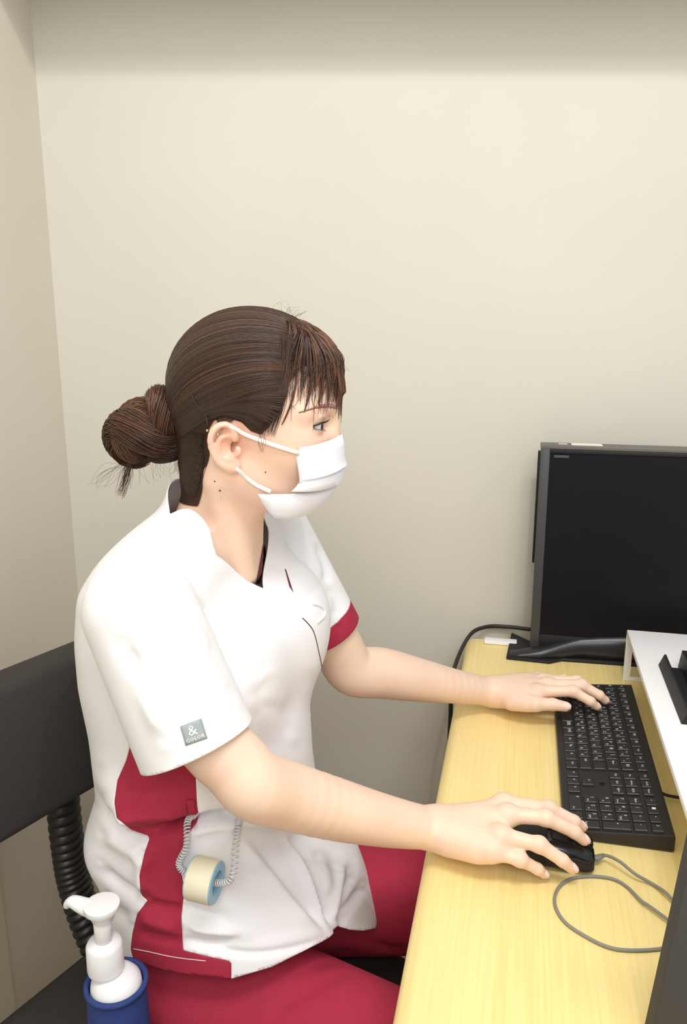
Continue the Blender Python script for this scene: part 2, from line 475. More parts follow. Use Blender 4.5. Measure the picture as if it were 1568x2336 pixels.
def row(y, start, items, d=U):
    x = X0 + start * U
    for it in items:
        if isinstance(it, (int, float)): x += it * U; continue
        s, w, a = it
        if s is not None: key(x, y, w * U, d, s, a, 0.0064 if len(s) < 3 else 0.0044)
        x += w * U
ks = lambda s, kana: [(a, 1, b) for a, b in zip(s, kana)]
row(Y0, 0, [('Ctrl', 1.25, ''), ('Win', 1.25, ''), ('Alt', 1.25, ''), ('無変換', 1.25, ''), ('', 2.5, ''), ('変換', 1.25, ''), ('かな', 1.25, ''), ('Alt', 1.25, ''), ('Fn', 1.25, ''), ('≡', 1.25, ''), ('Ctrl', 1.25, '')])
row(Y0 + U, 0, [('Shift', 2.25, '')] + ks('ZXCVBNM,./\\', 'つさそひこみもねるめろ') + [('Shift', 1.75, '')])
row(Y0 + 2 * U, 0, [('Caps', 1.75, '')] + ks('ASDFGHJKL;:]', 'ちとしはきくまのりれけむ') + [('', 1.25, '')])
row(Y0 + 3 * U, 0, [('Tab', 1.5, '')] + ks('QWERTYUIOP@[', 'たていすかんなにらせ゛゜') + [('Enter', 1.5, '')])
row(Y0 + 4 * U, 0, [('半', 1, '')] + ks('1234567890-^\\', 'ぬふあうえおやゆよわほへー') + [('BS', 1, '')])
FY = Y0 + 5 * U + 0.0022; FD = U * 0.86
row(FY, 0, [('Esc', 1, '')] + [('F%d' % i, 14 / 12, '') for i in range(1, 13)], FD)
N0 = 15.25
row(Y0, N0, [('<', 1, ''), ('v', 1, ''), ('>', 1, '')])
row(Y0 + U, N0, [(None, 1, ''), ('^', 1, ''), (None, 1, '')])
row(Y0 + 3 * U, N0, [('Del', 1, ''), ('End', 1, ''), ('PgDn', 1, '')])
row(Y0 + 4 * U, N0, [('Ins', 1, ''), ('Home', 1, ''), ('PgUp', 1, '')])
row(FY, N0, [('Prt', 1, ''), ('ScrLk', 1, ''), ('Pause', 1, '')], FD)
P0 = 18.5
row(Y0, P0, [('0', 2, 'Ins'), ('.', 1, 'Del')])
key(X0 + (P0 + 3) * U, Y0, U, 2 * U, 'Enter', '', 0.0036)
row(Y0 + U, P0, [('1', 1, 'End'), ('2', 1, 'v'), ('3', 1, 'PgDn')])
row(Y0 + 2 * U, P0, [('4', 1, '<'), ('5', 1, ''), ('6', 1, '>')])
row(Y0 + 3 * U, P0, [('7', 1, 'Home'), ('8', 1, '^'), ('9', 1, 'PgUp')])
key(X0 + (P0 + 3) * U, Y0 + 2 * U, U, 2 * U, '+', '')
row(Y0 + 4 * U, P0, [('Num', 1, ''), ('/', 1, ''), ('*', 1, ''), ('-', 1, '')])
row(FY, P0, [('◂', 1, ''), ('■', 1, ''), ('▸', 1, ''), ('♪', 1, '')], FD)
o = kobj('badge', kmesh('badge', lathe([(.0046, 0), (.0046, .0005), (.0040, .0007)], (0, 0, 0), n=20), M['blackgloss']), (X0 + (N0 + 1.5) * U, Y0 + 2.5 * U, ktop(Y0 + 2.5 * U) - 0.0002)); o.rotation_euler = (TILT, 0, 0)
# keyboard cable running under the riser
c0 = l2w((KF0 + KD, 0.175, DZ + 0.010)); 
top(obj('keyboard_cable', *tube(catmull([(KF0 + KD - 0.002, 0.165, DZ + 0.012), (KF0 + KD + 0.015, 0.163, DZ + 0.008), (KF0 + KD + 0.06, 0.168, DZ + 0.006), (KF0 + KD + 0.14, 0.19, DZ + 0.003), (0.5, 0.22, DZ + 0.003)], 30), 0.0022, 8), M['cableblack']),
    'thin black keyboard cable running under the white riser', 'cable')
# ------------------------------------------------------------------ implicit modelling: smooth unions on a grid, surface nets
from mathutils.bvhtree import BVHTree
class Grid:
    def __init__(s, lo, hi, h):
        s.lo = np.array(lo, float); s.h = h
        s.n = np.ceil((np.array(hi, float) - s.lo) / h).astype(int) + 1
        s.a = np.full(s.n, 1.0, np.float32)
    def _sub(s, lo, hi):
        i0 = np.clip(np.floor((np.array(lo) - s.lo) / s.h).astype(int), 0, s.n - 1)
        i1 = np.clip(np.ceil((np.array(hi) - s.lo) / s.h).astype(int) + 1, 1, s.n)
        if np.any(i1 <= i0): return None
        g = [(s.lo[k] + s.h * np.arange(i0[k], i1[k])).astype(np.float32) for k in range(3)]
        X, Y, Z = np.meshgrid(*g, indexing='ij', sparse=True)
        return tuple(slice(i0[k], i1[k]) for k in range(3)), X, Y, Z
    def put(s, fn, lo, hi, k=0.01, sub=False):
        pad = k + 3 * s.h
        r = s._sub(np.array(lo) - pad, np.array(hi) + pad)
        if r is None: return
        sl, X, Y, Z = r
        d = fn(X, Y, Z).astype(np.float32)
        a = s.a[sl]
        if sub: d = -d; q = np.maximum(k - np.abs(a - d), 0) / k; s.a[sl] = np.maximum(a, d) + q * q * k * 0.25
        else: q = np.maximum(k - np.abs(a - d), 0) / k; s.a[sl] = np.minimum(a, d) - q * q * k * 0.25
    def cone(s, a, b, ra, rb, k=0.01, sub=False, squash=None):
        """tapered capsule; squash=(axis vector, factor) flattens its section along that axis"""
        a = np.array(a, float); b = np.array(b, float); ba = b - a; bb = ba.dot(ba) + 1e-12
        R = max(ra, rb) * 1.02
        if squash:
            ax = np.array(squash[0], float); ax -= ba * ax.dot(ba) / bb; ax /= np.linalg.norm(ax); sc = 1 / squash[1]
            if squash[1] > 1: R *= squash[1]
        def fn(X, Y, Z):
            x, y, z = X - a[0], Y - a[1], Z - a[2]
            if squash:
                t = (x * ax[0] + y * ax[1] + z * ax[2]) * (sc - 1)
                x = x + t * ax[0]; y = y + t * ax[1]; z = z + t * ax[2]
            h = np.clip((x * ba[0] + y * ba[1] + z * ba[2]) / bb, 0, 1)
            d = np.sqrt((x - ba[0] * h) ** 2 + (y - ba[1] * h) ** 2 + (z - ba[2] * h) ** 2) - (ra + (rb - ra) * h)
            return d * min(1, 1 / sc) if squash else d
        s.put(fn, np.minimum(a, b) - R, np.maximum(a, b) + R, k, sub)
    def chain(s, pts, rad, k=0.004, sub=False, n=None):
        P = np.array(pts, float)
        if n: P = catmull(P, n)
        r = np.interp(np.linspace(0, 1, len(P)), np.linspace(0, 1, len(np.atleast_1d(rad))), np.atleast_1d(rad))
        for i in range(len(P) - 1): s.cone(P[i], P[i + 1], r[i], r[i + 1], k, sub)
    def ell(s, c, r, k=0.01, sub=False, rot=None):
        c = np.array(c, float); r = np.array(r, float); R = max(r) if rot is not None else r
        Rm = np.array(rot, float) if rot is not None else None          # rows = axes of the ellipsoid
        def fn(X, Y, Z):
            x, y, z = X - c[0], Y - c[1], Z - c[2]
            if Rm is not None:
                x, y, z = (Rm[i, 0] * x + Rm[i, 1] * y + Rm[i, 2] * z for i in range(3))
            k0 = np.sqrt((x / r[0]) ** 2 + (y / r[1]) ** 2 + (z / r[2]) ** 2)
            k1 = np.sqrt((x / r[0] ** 2) ** 2 + (y / r[1] ** 2) ** 2 + (z / r[2] ** 2) ** 2)
            return k0 * (k0 - 1) / np.maximum(k1, 1e-6)
        s.put(fn, c - R, c + R, k, sub)
    def stack(s, rows, k=0.01, grow=0.0):
        """rows of (u, f centre, depth half, width half, turn in degrees, exponent): a trunk of ovals"""
        T = np.array(rows, float); T = T[np.argsort(T[:, 0])]
        tu = np.linspace(T[0, 0], T[-1, 0], 200)
        def smooth(col):
            y = np.interp(tu, T[:, 0], T[:, col]); ker = np.hanning(13); ker /= ker.sum()
            return np.convolve(np.pad(y, 6, mode='edge'), ker, 'valid')
        cols = [smooth(i) for i in range(1, 6)]
        u0, u1 = T[0, 0], T[-1, 0]
        def fn(X, Y, Z):
            fc, a, b, tr, ex = (np.interp(Z, tu, c) for c in cols)
            a = a + grow; b = b + grow
            ca, sa = np.cos(np.radians(tr)), np.sin(np.radians(tr))
            x = (X - fc) * ca - Y * sa; y = (X - fc) * sa + Y * ca
            r = (np.abs(x / a) ** ex + np.abs(y / b) ** ex) ** (1 / ex)
            d = (r - 1) * np.minimum(a, b)
            return np.maximum(d, np.maximum(u0 - Z, Z - u1))
        s.put(fn, (T[:, 1].min() - 0.3, -0.3, u0), (T[:, 1].max() + 0.3, 0.3, u1), k)
    def mesh(s, relax=2, lam=0.5):
        a = s.a; neg = a < 0; n = s.n
        cell = np.zeros(n - 1, bool)
        c0 = neg[:-1, :-1, :-1]
        for dx in (0, 1):
            for dy in (0, 1):
                for dz in (0, 1):
                    if dx + dy + dz: cell |= neg[dx:n[0] - 1 + dx, dy:n[1] - 1 + dy, dz:n[2] - 1 + dz] != c0
        ids = np.flatnonzero(cell); I = np.array(np.unravel_index(ids, cell.shape)).T
        cs = [(0, 0, 0), (1, 0, 0), (0, 1, 0), (1, 1, 0), (0, 0, 1), (1, 0, 1), (0, 1, 1), (1, 1, 1)]
        val = np.stack([a[I[:, 0] + c[0], I[:, 1] + c[1], I[:, 2] + c[2]] for c in cs], 1)
        acc = np.zeros((len(I), 3)); cnt = np.zeros(len(I))
        for i in range(8):
            for j in range(i + 1, 8):
                p, q = np.array(cs[i]), np.array(cs[j])
                if np.abs(p - q).sum() != 1: continue
                m = (val[:, i] < 0) != (val[:, j] < 0)
                t = val[m, i] / (val[m, i] - val[m, j])
                acc[m] += p + (q - p) * t[:, None]; cnt[m] += 1
        V = s.lo + s.h * (I + acc / cnt[:, None])
        F = []
        st = np.array([cell.shape[1] * cell.shape[2], cell.shape[2], 1])
        for ax in range(3):
            b, c = (ax + 1) % 3, (ax + 2) % 3
            sl0 = [slice(None)] * 3; sl1 = [slice(None)] * 3
            sl0[ax] = slice(0, -1); sl1[ax] = slice(1, None)
            for k in (b, c): sl0[k] = slice(1, -1); sl1[k] = slice(1, -1)
            n0 = neg[tuple(sl0)]; e = n0 != neg[tuple(sl1)]
            J = np.array(np.nonzero(e)).T; sg = n0[e]
            J[:, b] += 1; J[:, c] += 1
            q = []
            for ob, oc in ((-1, -1), (0, -1), (0, 0), (-1, 0)):
                K = J.copy(); K[:, b] += ob; K[:, c] += oc
                q.append(np.searchsorted(ids, K @ st))
            q = np.stack(q, 1); q[~sg] = q[~sg][:, ::-1]
            F.append(q)
        F = np.vstack(F)
        E = np.vstack([F[:, [0, 1]], F[:, [1, 2]], F[:, [2, 3]], F[:, [3, 0]]])
        for it in range(relax):
            acc = np.zeros_like(V); deg = np.bincount(E[:, 0], minlength=len(V)) + np.bincount(E[:, 1], minlength=len(V))
            for k in range(3):
                acc[:, k] = np.bincount(E[:, 0], V[E[:, 1], k], len(V)) + np.bincount(E[:, 1], V[E[:, 0], k], len(V))
            V = V + (lam if it % 2 == 0 else -lam * 1.02) * (acc / np.maximum(deg, 1)[:, None] - V)
        return V, F
def vnormals(V, F):
    F = np.asarray(F)
    n = np.cross(V[F[:, 2]] - V[F[:, 0]], V[F[:, -1]] - V[F[:, 1]])
    N = np.zeros_like(V)
    for c in range(F.shape[1]):
        for k in range(3): N[:, k] += np.bincount(F[:, c], n[:, k], len(V))
    return N / (np.linalg.norm(N, axis=1)[:, None] + 1e-12)
def tris(F):
    F = np.asarray(F)
    return F if F.shape[1] == 3 else np.vstack([F[:, [0, 1, 2]], F[:, [0, 2, 3]]])
def clip(V, F, g):
    """keep the part of a mesh where g < 0, cut exactly along g = 0 (vertices close to the cut are moved onto it)"""
    T = tris(F); g = np.array(g, float); V = np.array(V, float)
    E = np.unique(np.sort(np.vstack([T[:, [0, 1]], T[:, [1, 2]], T[:, [2, 0]]]), axis=1), axis=0)
    x = E[g[E[:, 0]] * g[E[:, 1]] < 0]
    t = g[x[:, 0]] / (g[x[:, 0]] - g[x[:, 1]])
    who = np.where(t < .5, x[:, 0], x[:, 1]); tt = np.minimum(t, 1 - t)
    ok = np.nonzero(tt < .3)[0]; ok = ok[np.argsort(-tt[ok])]
    tgt = V[x[:, 0]] + (V[x[:, 1]] - V[x[:, 0]]) * t[:, None]
    V2 = V.copy(); V2[who[ok]] = tgt[ok]; g[who[ok]] = 0; V = V2
    sg = np.sign(g)[T]
    keep = T[(sg <= 0).all(1) & (sg < 0).any(1)]
    newV = []; emap = {}
    def cut(i, j):
        k = (i, j) if i < j else (j, i)
        if k not in emap:
            q = g[k[0]] / (g[k[0]] - g[k[1]]); emap[k] = len(V) + len(newV); newV.append(V[k[0]] + (V[k[1]] - V[k[0]]) * q)
        return emap[k]
    ex = []
    for tr in T[(sg > 0).any(1) & (sg < 0).any(1)]:
        P = []
        for i in range(3):
            a, b = tr[i], tr[(i + 1) % 3]
            if g[a] <= 0: P.append(a)
            if g[a] * g[b] < 0: P.append(cut(a, b))
        for i in range(1, len(P) - 1): ex.append([P[0], P[i], P[i + 1]])
    T = np.vstack([keep] + ([np.array(ex)] if ex else []))
    W = np.vstack([V, np.array(newV).reshape(-1, 3)])
    used = np.unique(T); mp = np.full(len(W), -1); mp[used] = np.arange(len(used))
    return W[used], mp[T], used
def poly_sd(P, poly):
    """signed distance of points P (n,2) to a polygon, negative inside"""
    P = np.asarray(P, float); Q = np.asarray(poly, float); d = np.full(len(P), 1e9); ins = np.zeros(len(P), bool)
    for i in range(len(Q)):
        a, b = Q[i], Q[(i + 1) % len(Q)]; e = b - a; w = P - a
        t = np.clip((w @ e) / (e @ e + 1e-12), 0, 1); d = np.minimum(d, np.linalg.norm(w - t[:, None] * e, axis=1))
        c = ((a[1] > P[:, 1]) != (b[1] > P[:, 1])) & (P[:, 0] < (b[0] - a[0]) * (P[:, 1] - a[1]) / (b[1] - a[1] + 1e-12) + a[0])
        ins ^= c
    return np.where(ins, -d, d)
def line_d(P, pts):
    P = np.asarray(P, float); Q = np.asarray(pts, float); d = np.full(len(P), 1e9); s = np.zeros(len(P))
    for i in range(len(Q) - 1):
        e = Q[i + 1] - Q[i]; w = P - Q[i]; t = np.clip((w @ e) / (e @ e + 1e-12), 0, 1)
        r = w - t[:, None] * e; dd = np.linalg.norm(r, axis=1)
        m = dd < d; d = np.where(m, dd, d); s = np.where(m, (e[0] * w[:, 1] - e[1] * w[:, 0]) / (np.linalg.norm(e) + 1e-9), s)
    return d, s
# ------------------------------------------------------------------ the person: skeleton points
person = root('person', 'person in white and maroon scrubs with a face mask, seated typing', 'person', tuple(l2w((-0.38, 0.0, 0.0))))
TRUNK = [(1.165, -.356, .055, .060, 8, 2.0), (1.125, -.364, .061, .072, 8, 2.0), (1.10, -.386, .071, .105, 10, 2.0), (1.075, -.395, .082, .140, 12, 2.1),
         (1.04, -.405, .089, .158, 14, 2.2), (.98, -.394, .116, .166, 15, 2.2), (.92, -.394, .122, .162, 15, 2.2), (.85, -.388, .126, .156, 14, 2.2), (.77, -.385, .128, .156, 12, 2.2),
         (.70, -.382, .130, .165, 10, 2.3), (.62, -.352, .163, .176, 8, 2.3), (.54, -.340, .178, .182, 6, 2.4), (.42, -.340, .178, .182, 6, 2.4)]
SR = np.array([-.392, -.155, 1.046]); ER = at_l(581, 1790, -.172); WR = at_z(985, 1890, .737)
SL = np.array([-.345, .158, 1.050]); EL = at_l(803, 1528, .225); WL = at_z(1118, 1577, .734)
def jz(l): return [at_z(*q) for q in l]
RH = {'index': jz([(1150, 1832, .760), (1253, 1845, .764), (1310, 1874, .750), (1328, 1887, .740)]),
      'middle': jz([(1160, 1858, .762), (1246, 1866, .764), (1312, 1898, .748), (1333, 1917, .737)]),
      'ring': jz([(1142, 1905, .755), (1231, 1927, .750), (1284, 1963, .734), (1306, 1982, .723)]),
      'pinky': jz([(1122, 1942, .741), (1187, 1961, .735), (1227, 1982, .720), (1242, 1994, .711)])}
LH = {'index': jz([(1228, 1578, .752), (1308, 1577, .756), (1348, 1600, .744), (1362, 1612, .734)]),
      'middle': jz([(1250, 1563, .755), (1328, 1563, .758), (1368, 1586, .744), (1381, 1598, .734)])}
LH['thumb'] = jz([(1168, 1602, .735), (1222, 1606, .742), (1262, 1607, .743), (1291, 1612, .741)])
d_ = LH['middle'][0] - LH['index'][0]; d_[2] = 0
LH['ring'] = [LH['middle'][i] + np.array(o) for i, o in enumerate([(-.004, .022, -.003), (-.006, .021, -.003), (-.010, .019, -.003), (-.012, .018, 0)])]
LH['pinky'] = [LH['middle'][i] + np.array(o) for i, o in enumerate([(-.012, .042, -.009), (-.026, .042, -.012), (-.036, .039, -.011), (-.040, .037, -.002)])]
RH['thumb'] = [WR + np.array((.022, .028, -.006)), WR + np.array((.062, .052, -.010)), np.array([.020, .040, .722]), np.array([.046, .036, .716])]

B = Grid((-.53, -.27, .60), (.17, .46, 1.365), .0019)
# trunk under the clothes, neck and head
B.stack([(r[0], r[1], r[2] - (.024 if r[0] > .97 else .055), r[3] - (.020 if r[0] > .97 else .055), r[4], r[5]) for r in TRUNK if r[0] < 1.11 and r[0] > .5], k=.02)
B.cone((-.337, 0, 1.19), (-.366, 0, 1.055), .048, .051, .025)
B.cone((-.372, 0, 1.112), (-.392, -.10, 1.052), .022, .026, .03)
B.cone((-.372, 0, 1.112), (-.378, .10, 1.052), .022, .026, .03)
for sg in (-1, 1):
    B.cone((-.338, sg * .050, 1.165), (-.322, sg * .012, 1.045), .010, .008, .025)
    B.cone((-.334, sg * .015, 1.036), (-.38, sg * .10, 1.045), .007, .007, .012)
B.ell((-.314, 0, 1.268), (.094, .074, .085), .02)
B.ell((-.278, 0, 1.240), (.068, .061, .078), .03)
B.ell((-.280, 0, 1.182), (.055, .050, .050), .03)
for sg in (-1, 1):
    B.cone((-.322, sg * .050, 1.182), (-.249, sg * .012, 1.141), .016, .013, .03)
    B.ell((-.250, sg * .035, 1.206), (.021, .017, .018), .03)
    B.cone((-.219, sg * .010, 1.250), (-.236, sg * .045, 1.249), .007, .008, .014)
B.cone((-.2145, 0, 1.236), (-.2125, 0, 1.198), .005, .0075, .014)
for sg in (-1, 1):
    B.ell((-.214, sg * .029, 1.233), (.012, .017, .010), .012, sub=True)
    B.ell((-.2305, sg * .0305, 1.2322), (.0138, .0142, .0134), .004)
    B.ell((-.2215, sg * .0305, 1.2318), (.0110, .0138, .0044), .0012, sub=True)
    B.chain([(-.2330, sg * .0455, 1.2400), (-.2215, sg * .038, 1.2425), (-.2180, sg * .028, 1.2425), (-.2200, sg * .018, 1.2390)], [.0014, .0020, .0020, .0014], .004, n=8)
    # ear: flat bowl, rim, inner ridge, tragus and lobe
    def ep(px, py, l):
        q = at_l(px, py, -abs(l)); return np.array([q[0], sg * abs(l), q[2]])
    axn = np.array([-.32, -1 * 1.0, .0]); axn /= np.linalg.norm(axn)
    ax1 = np.array([0.94, -.30, -.16]); ax1 -= axn * ax1.dot(axn); ax1 /= np.linalg.norm(ax1)
    R3 = np.array([ax1, axn, np.cross(ax1, axn)])
    if sg > 0: R3 = R3 * np.array([1, -1, 1])
    B.ell(ep(513, 1018, .072), (.0155, .0042, .0245), .006, rot=R3)
    rim = [(541, 1003, .070), (533, 982, .074), (514, 970, .078), (491, 978, .082), (480, 1003, .083), (487, 1035, .080), (504, 1057, .076), (527, 1067, .072)]
    B.chain([ep(*q) for q in rim], [.0028, .0034, .0036, .0034, .003, .003, .004, .0055], .003, n=18)
    B.ell(ep(533, 1060, .0715), (.008, .0042, .009), .006)
    B.chain([ep(520, 992, .075), ep(502, 1000, .0775), ep(498, 1022, .0775), ep(508, 1045, .0755), ep(528, 1050, .073)], [.0022, .0026, .0026, .003], .003, n=10)
    B.ell(ep(543, 1030, .073), (.0045, .0035, .006), .004)
    B.ell(ep(523, 1022, .0775), (.0072, .0055, .0105), .003, sub=True)
    B.ell(ep(511, 985, .0800), (.0062, .0035, .0045), .003, sub=True)
# arms: densely sampled so that no joint bulges
def limb(pts):
    P = catmull([p for p, r in pts], 36); n_ = len(pts)
    R = catmull([(r, 0, 0) for p, r in pts], 36)[:, 0]
    for i in range(35): B.cone(P[i], P[i + 1], R[i], R[i + 1], .0025)
AM = at_l(478, 1680, -.172)
B.cone(SR, SR * .6 + AM * .4, .046, .042, .02)
limb([(SR, .044), (SR * .5 + AM * .5, .041), (AM, .0375), (ER + (AM - ER) * .4, .0355), (ER, .0362)] + [(at_l(x, y, l), r) for x, y, l, r in ((650, 1813, -.140, .0362), (760, 1844, -.098, .0342), (850, 1866, -.068, .0305), (920, 1880, -.046, .0272))] + [(WR, .0238)])
B.cone(SL, SL * .7 + EL * .3, .046, .043, .02)
limb([(SL, .045), (SL * .5 + EL * .5, .042), (SL * .2 + EL * .8, .038), (EL, .038), (at_l(870, 1535, .255), .039), (at_l(950, 1550, .292), .0345), (at_l(1040, 1566, .335), .0275), (WL, .0225)])
# hands
def hand(H, W, side):
    rad = {'index': (.0098, .0088, .0076, .0064), 'middle': (.0100, .0090, .0078, .0066), 'ring': (.0096, .0085, .0074, .0063), 'pinky': (.0086, .0076, .0066, .0056), 'thumb': (.0135, .0112, .0098, .0082)}
    for n in ('index', 'middle', 'ring', 'pinky'):
        P = H[n]; base = W + (P[0] - W) * .12
        B.cone(base, P[0] - np.array((0, 0, .003)), .0165, .0125 if n != 'pinky' else .0115, .016, squash=((0, 0, 1), .95))
    pal = (H['index'][0] + H['middle'][0] + H['ring'][0] + H['pinky'][0]) / 4
    B.ell(W * .45 + pal * .55 - np.array((0, 0, .006)), (.040, .030, .013), .02)
    t = H['thumb']
    B.cone(W * .8 + t[0] * .2, t[0] * .35 + t[1] * .65, .0175, .0125, .02)
    hyp = W * .62 + H['pinky'][0] * .38; hyp = hyp - np.array((0, 0, .004))
    B.cone(hyp, W * .25 + H['pinky'][0] * .75 - np.array((0, 0, .003)), .0165, .0135, .018)
    for n in ('index', 'middle', 'ring', 'pinky', 'thumb'):
        P = H[n]; r = rad[n]
        for i in range(3): B.cone(P[i], P[i + 1], r[i], r[i + 1], .0035 if i else .0075)
        if n != 'thumb': B.ell(P[0] + np.array((-.001, 0, .0035)), (.0095, .0082, .0070), .010)
        B.ell(P[1] + np.array((0, 0, .0006)), np.array((1, 1, .96)) * r[1] * 1.06, .006)
hand(RH, WR, 'R'); hand(LH, WL, 'L')
B.ell(WR + np.array((-.010, -.018, .009)), (.009, .007, .006), .012)
bv, bf = B.mesh(relax=4)
body = obj('body', bv, bf, M['skin'], person)
# skin tone: paler arms, pinker face, ears, knuckles and finger tips, with soft mottling
def near(c, r): return np.exp(-np.sum(((bv - np.array(c)) / np.array(r)) ** 2, 1))
mot = np.zeros(len(bv)); rg_ = np.random.default_rng(3)
for k in range(14):
    d_ = rg_.normal(0, 1, 3); mot += np.sin(bv @ (d_ / np.linalg.norm(d_)) * rg_.uniform(40, 160) + rg_.uniform(0, 6)) / 14
w_ = .22 + .22 * mot
w_ += .30 * near((-.28, 0, 1.22), (.12, .09, .12))
for sg in (-1, 1):
    w_ += .55 * near(at_l(515, 1015, -.075) * np.array((1, -sg, 1)), (.022, .012, .030)) + .35 * near((-.235, sg * .04, 1.205), (.022, .02, .016))
for H_ in (RH, LH):
    for n_ in H_:
        w_ += .30 * near(H_[n_][0], (.011,) * 3) + .22 * near(H_[n_][1], (.010,) * 3) + .40 * near(H_[n_][3], (.010,) * 3)
w_ = np.clip(w_, 0, 1)[:, None]
tone_ = np.array(lin((242, 217, 194))) * (1 - w_) + np.array(lin((233, 172, 150))) * w_
ca_ = body.data.color_attributes.new('tone', 'FLOAT_COLOR', 'POINT')
ca_.data.foreach_set('color', np.hstack([tone_, np.ones((len(bv), 1))]).astype(np.float32).ravel())
del B
# ------------------------------------------------------------------ scrubs
def pxs(V): return to_px(V)
def camdir(V):
    d = -(V - w2l(np.array([0, 0, CAMZ]))); return d / np.linalg.norm(d, axis=1)[:, None]
def crease(V, N, items, side=None):
    """press folds into the cloth along lines: (pixel line, depth in m, width in px, 'g' groove / 'r' ridge / 's' step)"""
    P = pxs(V); face = np.clip(np.sum(N * camdir(V), 1) * 3, 0, 1)
    D = np.zeros(len(V))
    for pts, amp, w, kind in items:
        pts = catmull(np.array(pts, float), max(12, 6 * len(pts)))
        d, s = line_d(P, pts)
        # fade out at both ends of the line
        L = np.linalg.norm(pts[-1] - pts[0]) + 1e-6
        e0 = np.linalg.norm(P - pts[0], axis=1); e1 = np.linalg.norm(P - pts[-1], axis=1)
        fade = np.clip(np.minimum(e0, e1) / (0.25 * L), 0.15, 1)
        amp = amp * 1.5
        if kind == 's': D += amp * np.tanh(s / w) * np.exp(-(d / (3.5 * w)) ** 2) * fade
        else: D += (amp if kind == 'r' else -amp) * np.exp(-(d / w) ** 2) * fade
    return V + N * (D * face)[:, None]
hemR = at_l(449, 1699, -.172)
axR = hemR - SR; axR /= np.linalg.norm(axR)
S = Grid((-.60, -.27, .40), (-.08, .27, 1.17), .003)
S.stack(TRUNK, k=.02)
S.ell((-.390, -.110, 1.045), (.055, .060, .045), .04)
S.ell((-.372, .110, 1.045), (.055, .060, .045), .04)
# chest, belly and the cloth bunched at the back
S.ell((-.292, .062, .955), (.055, .075, .080), .05)
S.ell((-.320, -.065, .940), (.05, .065, .075), .05)
S.ell((-.474, -.02, .70), (.050, .11, .045), .04)
sv, sf = S.mesh(relax=6)
del S
# sleeves are pieces of their own, sewn on at the shoulder
axL = EL - SL; axL /= np.linalg.norm(axL)
hemL = SL + axL * .182
def sleeve(S0, hem, ax, r0, r1, lo, hi, folds):
    G = Grid(lo, hi, .003)
    G.cone(S0, hem + ax * .06, r0, r1, .01)
    v, f = G.mesh(relax=4)
    v, f, _ = clip(v, f, (v - hem) @ ax)
    return crease(v, vnormals(v, f), folds), f
slR = sleeve(SR + np.array((.004, -.002, -.002)), hemR, axR, .0605, .0655, (-.50, -.26, .80), (-.20, -.07, 1.13),
    [([(270, 1440), (330, 1560), (400, 1640)], .005, 22, 'g'), ([(350, 1440), (420, 1520), (500, 1580)], .005, 18, 'g'), ([(420, 1450), (470, 1520), (530, 1600)], .004, 18, 'r'), ([(300, 1500), (350, 1620), (380, 1690)], .005, 22, 'r'), ([(380, 1380), (440, 1430), (480, 1500)], .003, 14, 'r'), ([(250, 1330), (290, 1325), (320, 1330)], .003, 9, 'g')])
slL = sleeve(SL, hemL, axL, .058, .049, (-.45, .07, .80), (-.17, .32, 1.13),
    [([(745, 1330), (770, 1370), (770, 1420)], .004, 14, 'g'), ([(720, 1230), (745, 1290), (750, 1350)], .004, 10, 'g')])
hem_pts = np.array([at_l(300, 2190, -.15), at_l(400, 2218, -.175), at_l(528, 2232, -.165), at_l(620, 2205, -.13), at_l(700, 2165, -.09), at_l(752, 2137, -.05), at_l(800, 2122, -.02), at_l(858, 2116, 0.02)])
hu = np.interp(sv[:, 0], hem_pts[:, 0], hem_pts[:, 2])
hx = np.array([(150, 2190), (300, 2192), (400, 2220), (528, 2233), (620, 2206), (700, 2166), (752, 2138), (774, 2112), (800, 2121), (830, 2123), (866, 2116)], float)
hp = to_px(sv); wf2 = np.clip(np.sum(vnormals(sv, sf) * camdir(sv), 1) / .3 + .3, 0, 1)
g_near = (hp[:, 1] - np.interp(hp[:, 0], hx[:, 0], hx[:, 1])) / 1900.0
sv, sf, _ = clip(sv, sf, wf2 * g_near + (1 - wf2) * (hu - sv[:, 2]))
lr = sv[:, 1] + 0.10 * (sv[:, 0] + .38)
wv = np.minimum(np.maximum((sv[:, 2] - 1.027) * 1.15, -.05), .067)
back = 1.158 - 1.25 * (sv[:, 0] + .415)
gn = np.maximum(np.abs(lr) - wv, (back - sv[:, 2]) * .6)       # negative inside the V
gn = np.minimum(gn, (1.158 - sv[:, 2]))
sv, sf, _ = clip(sv, sf, -gn)
sn = vnormals(sv, sf)
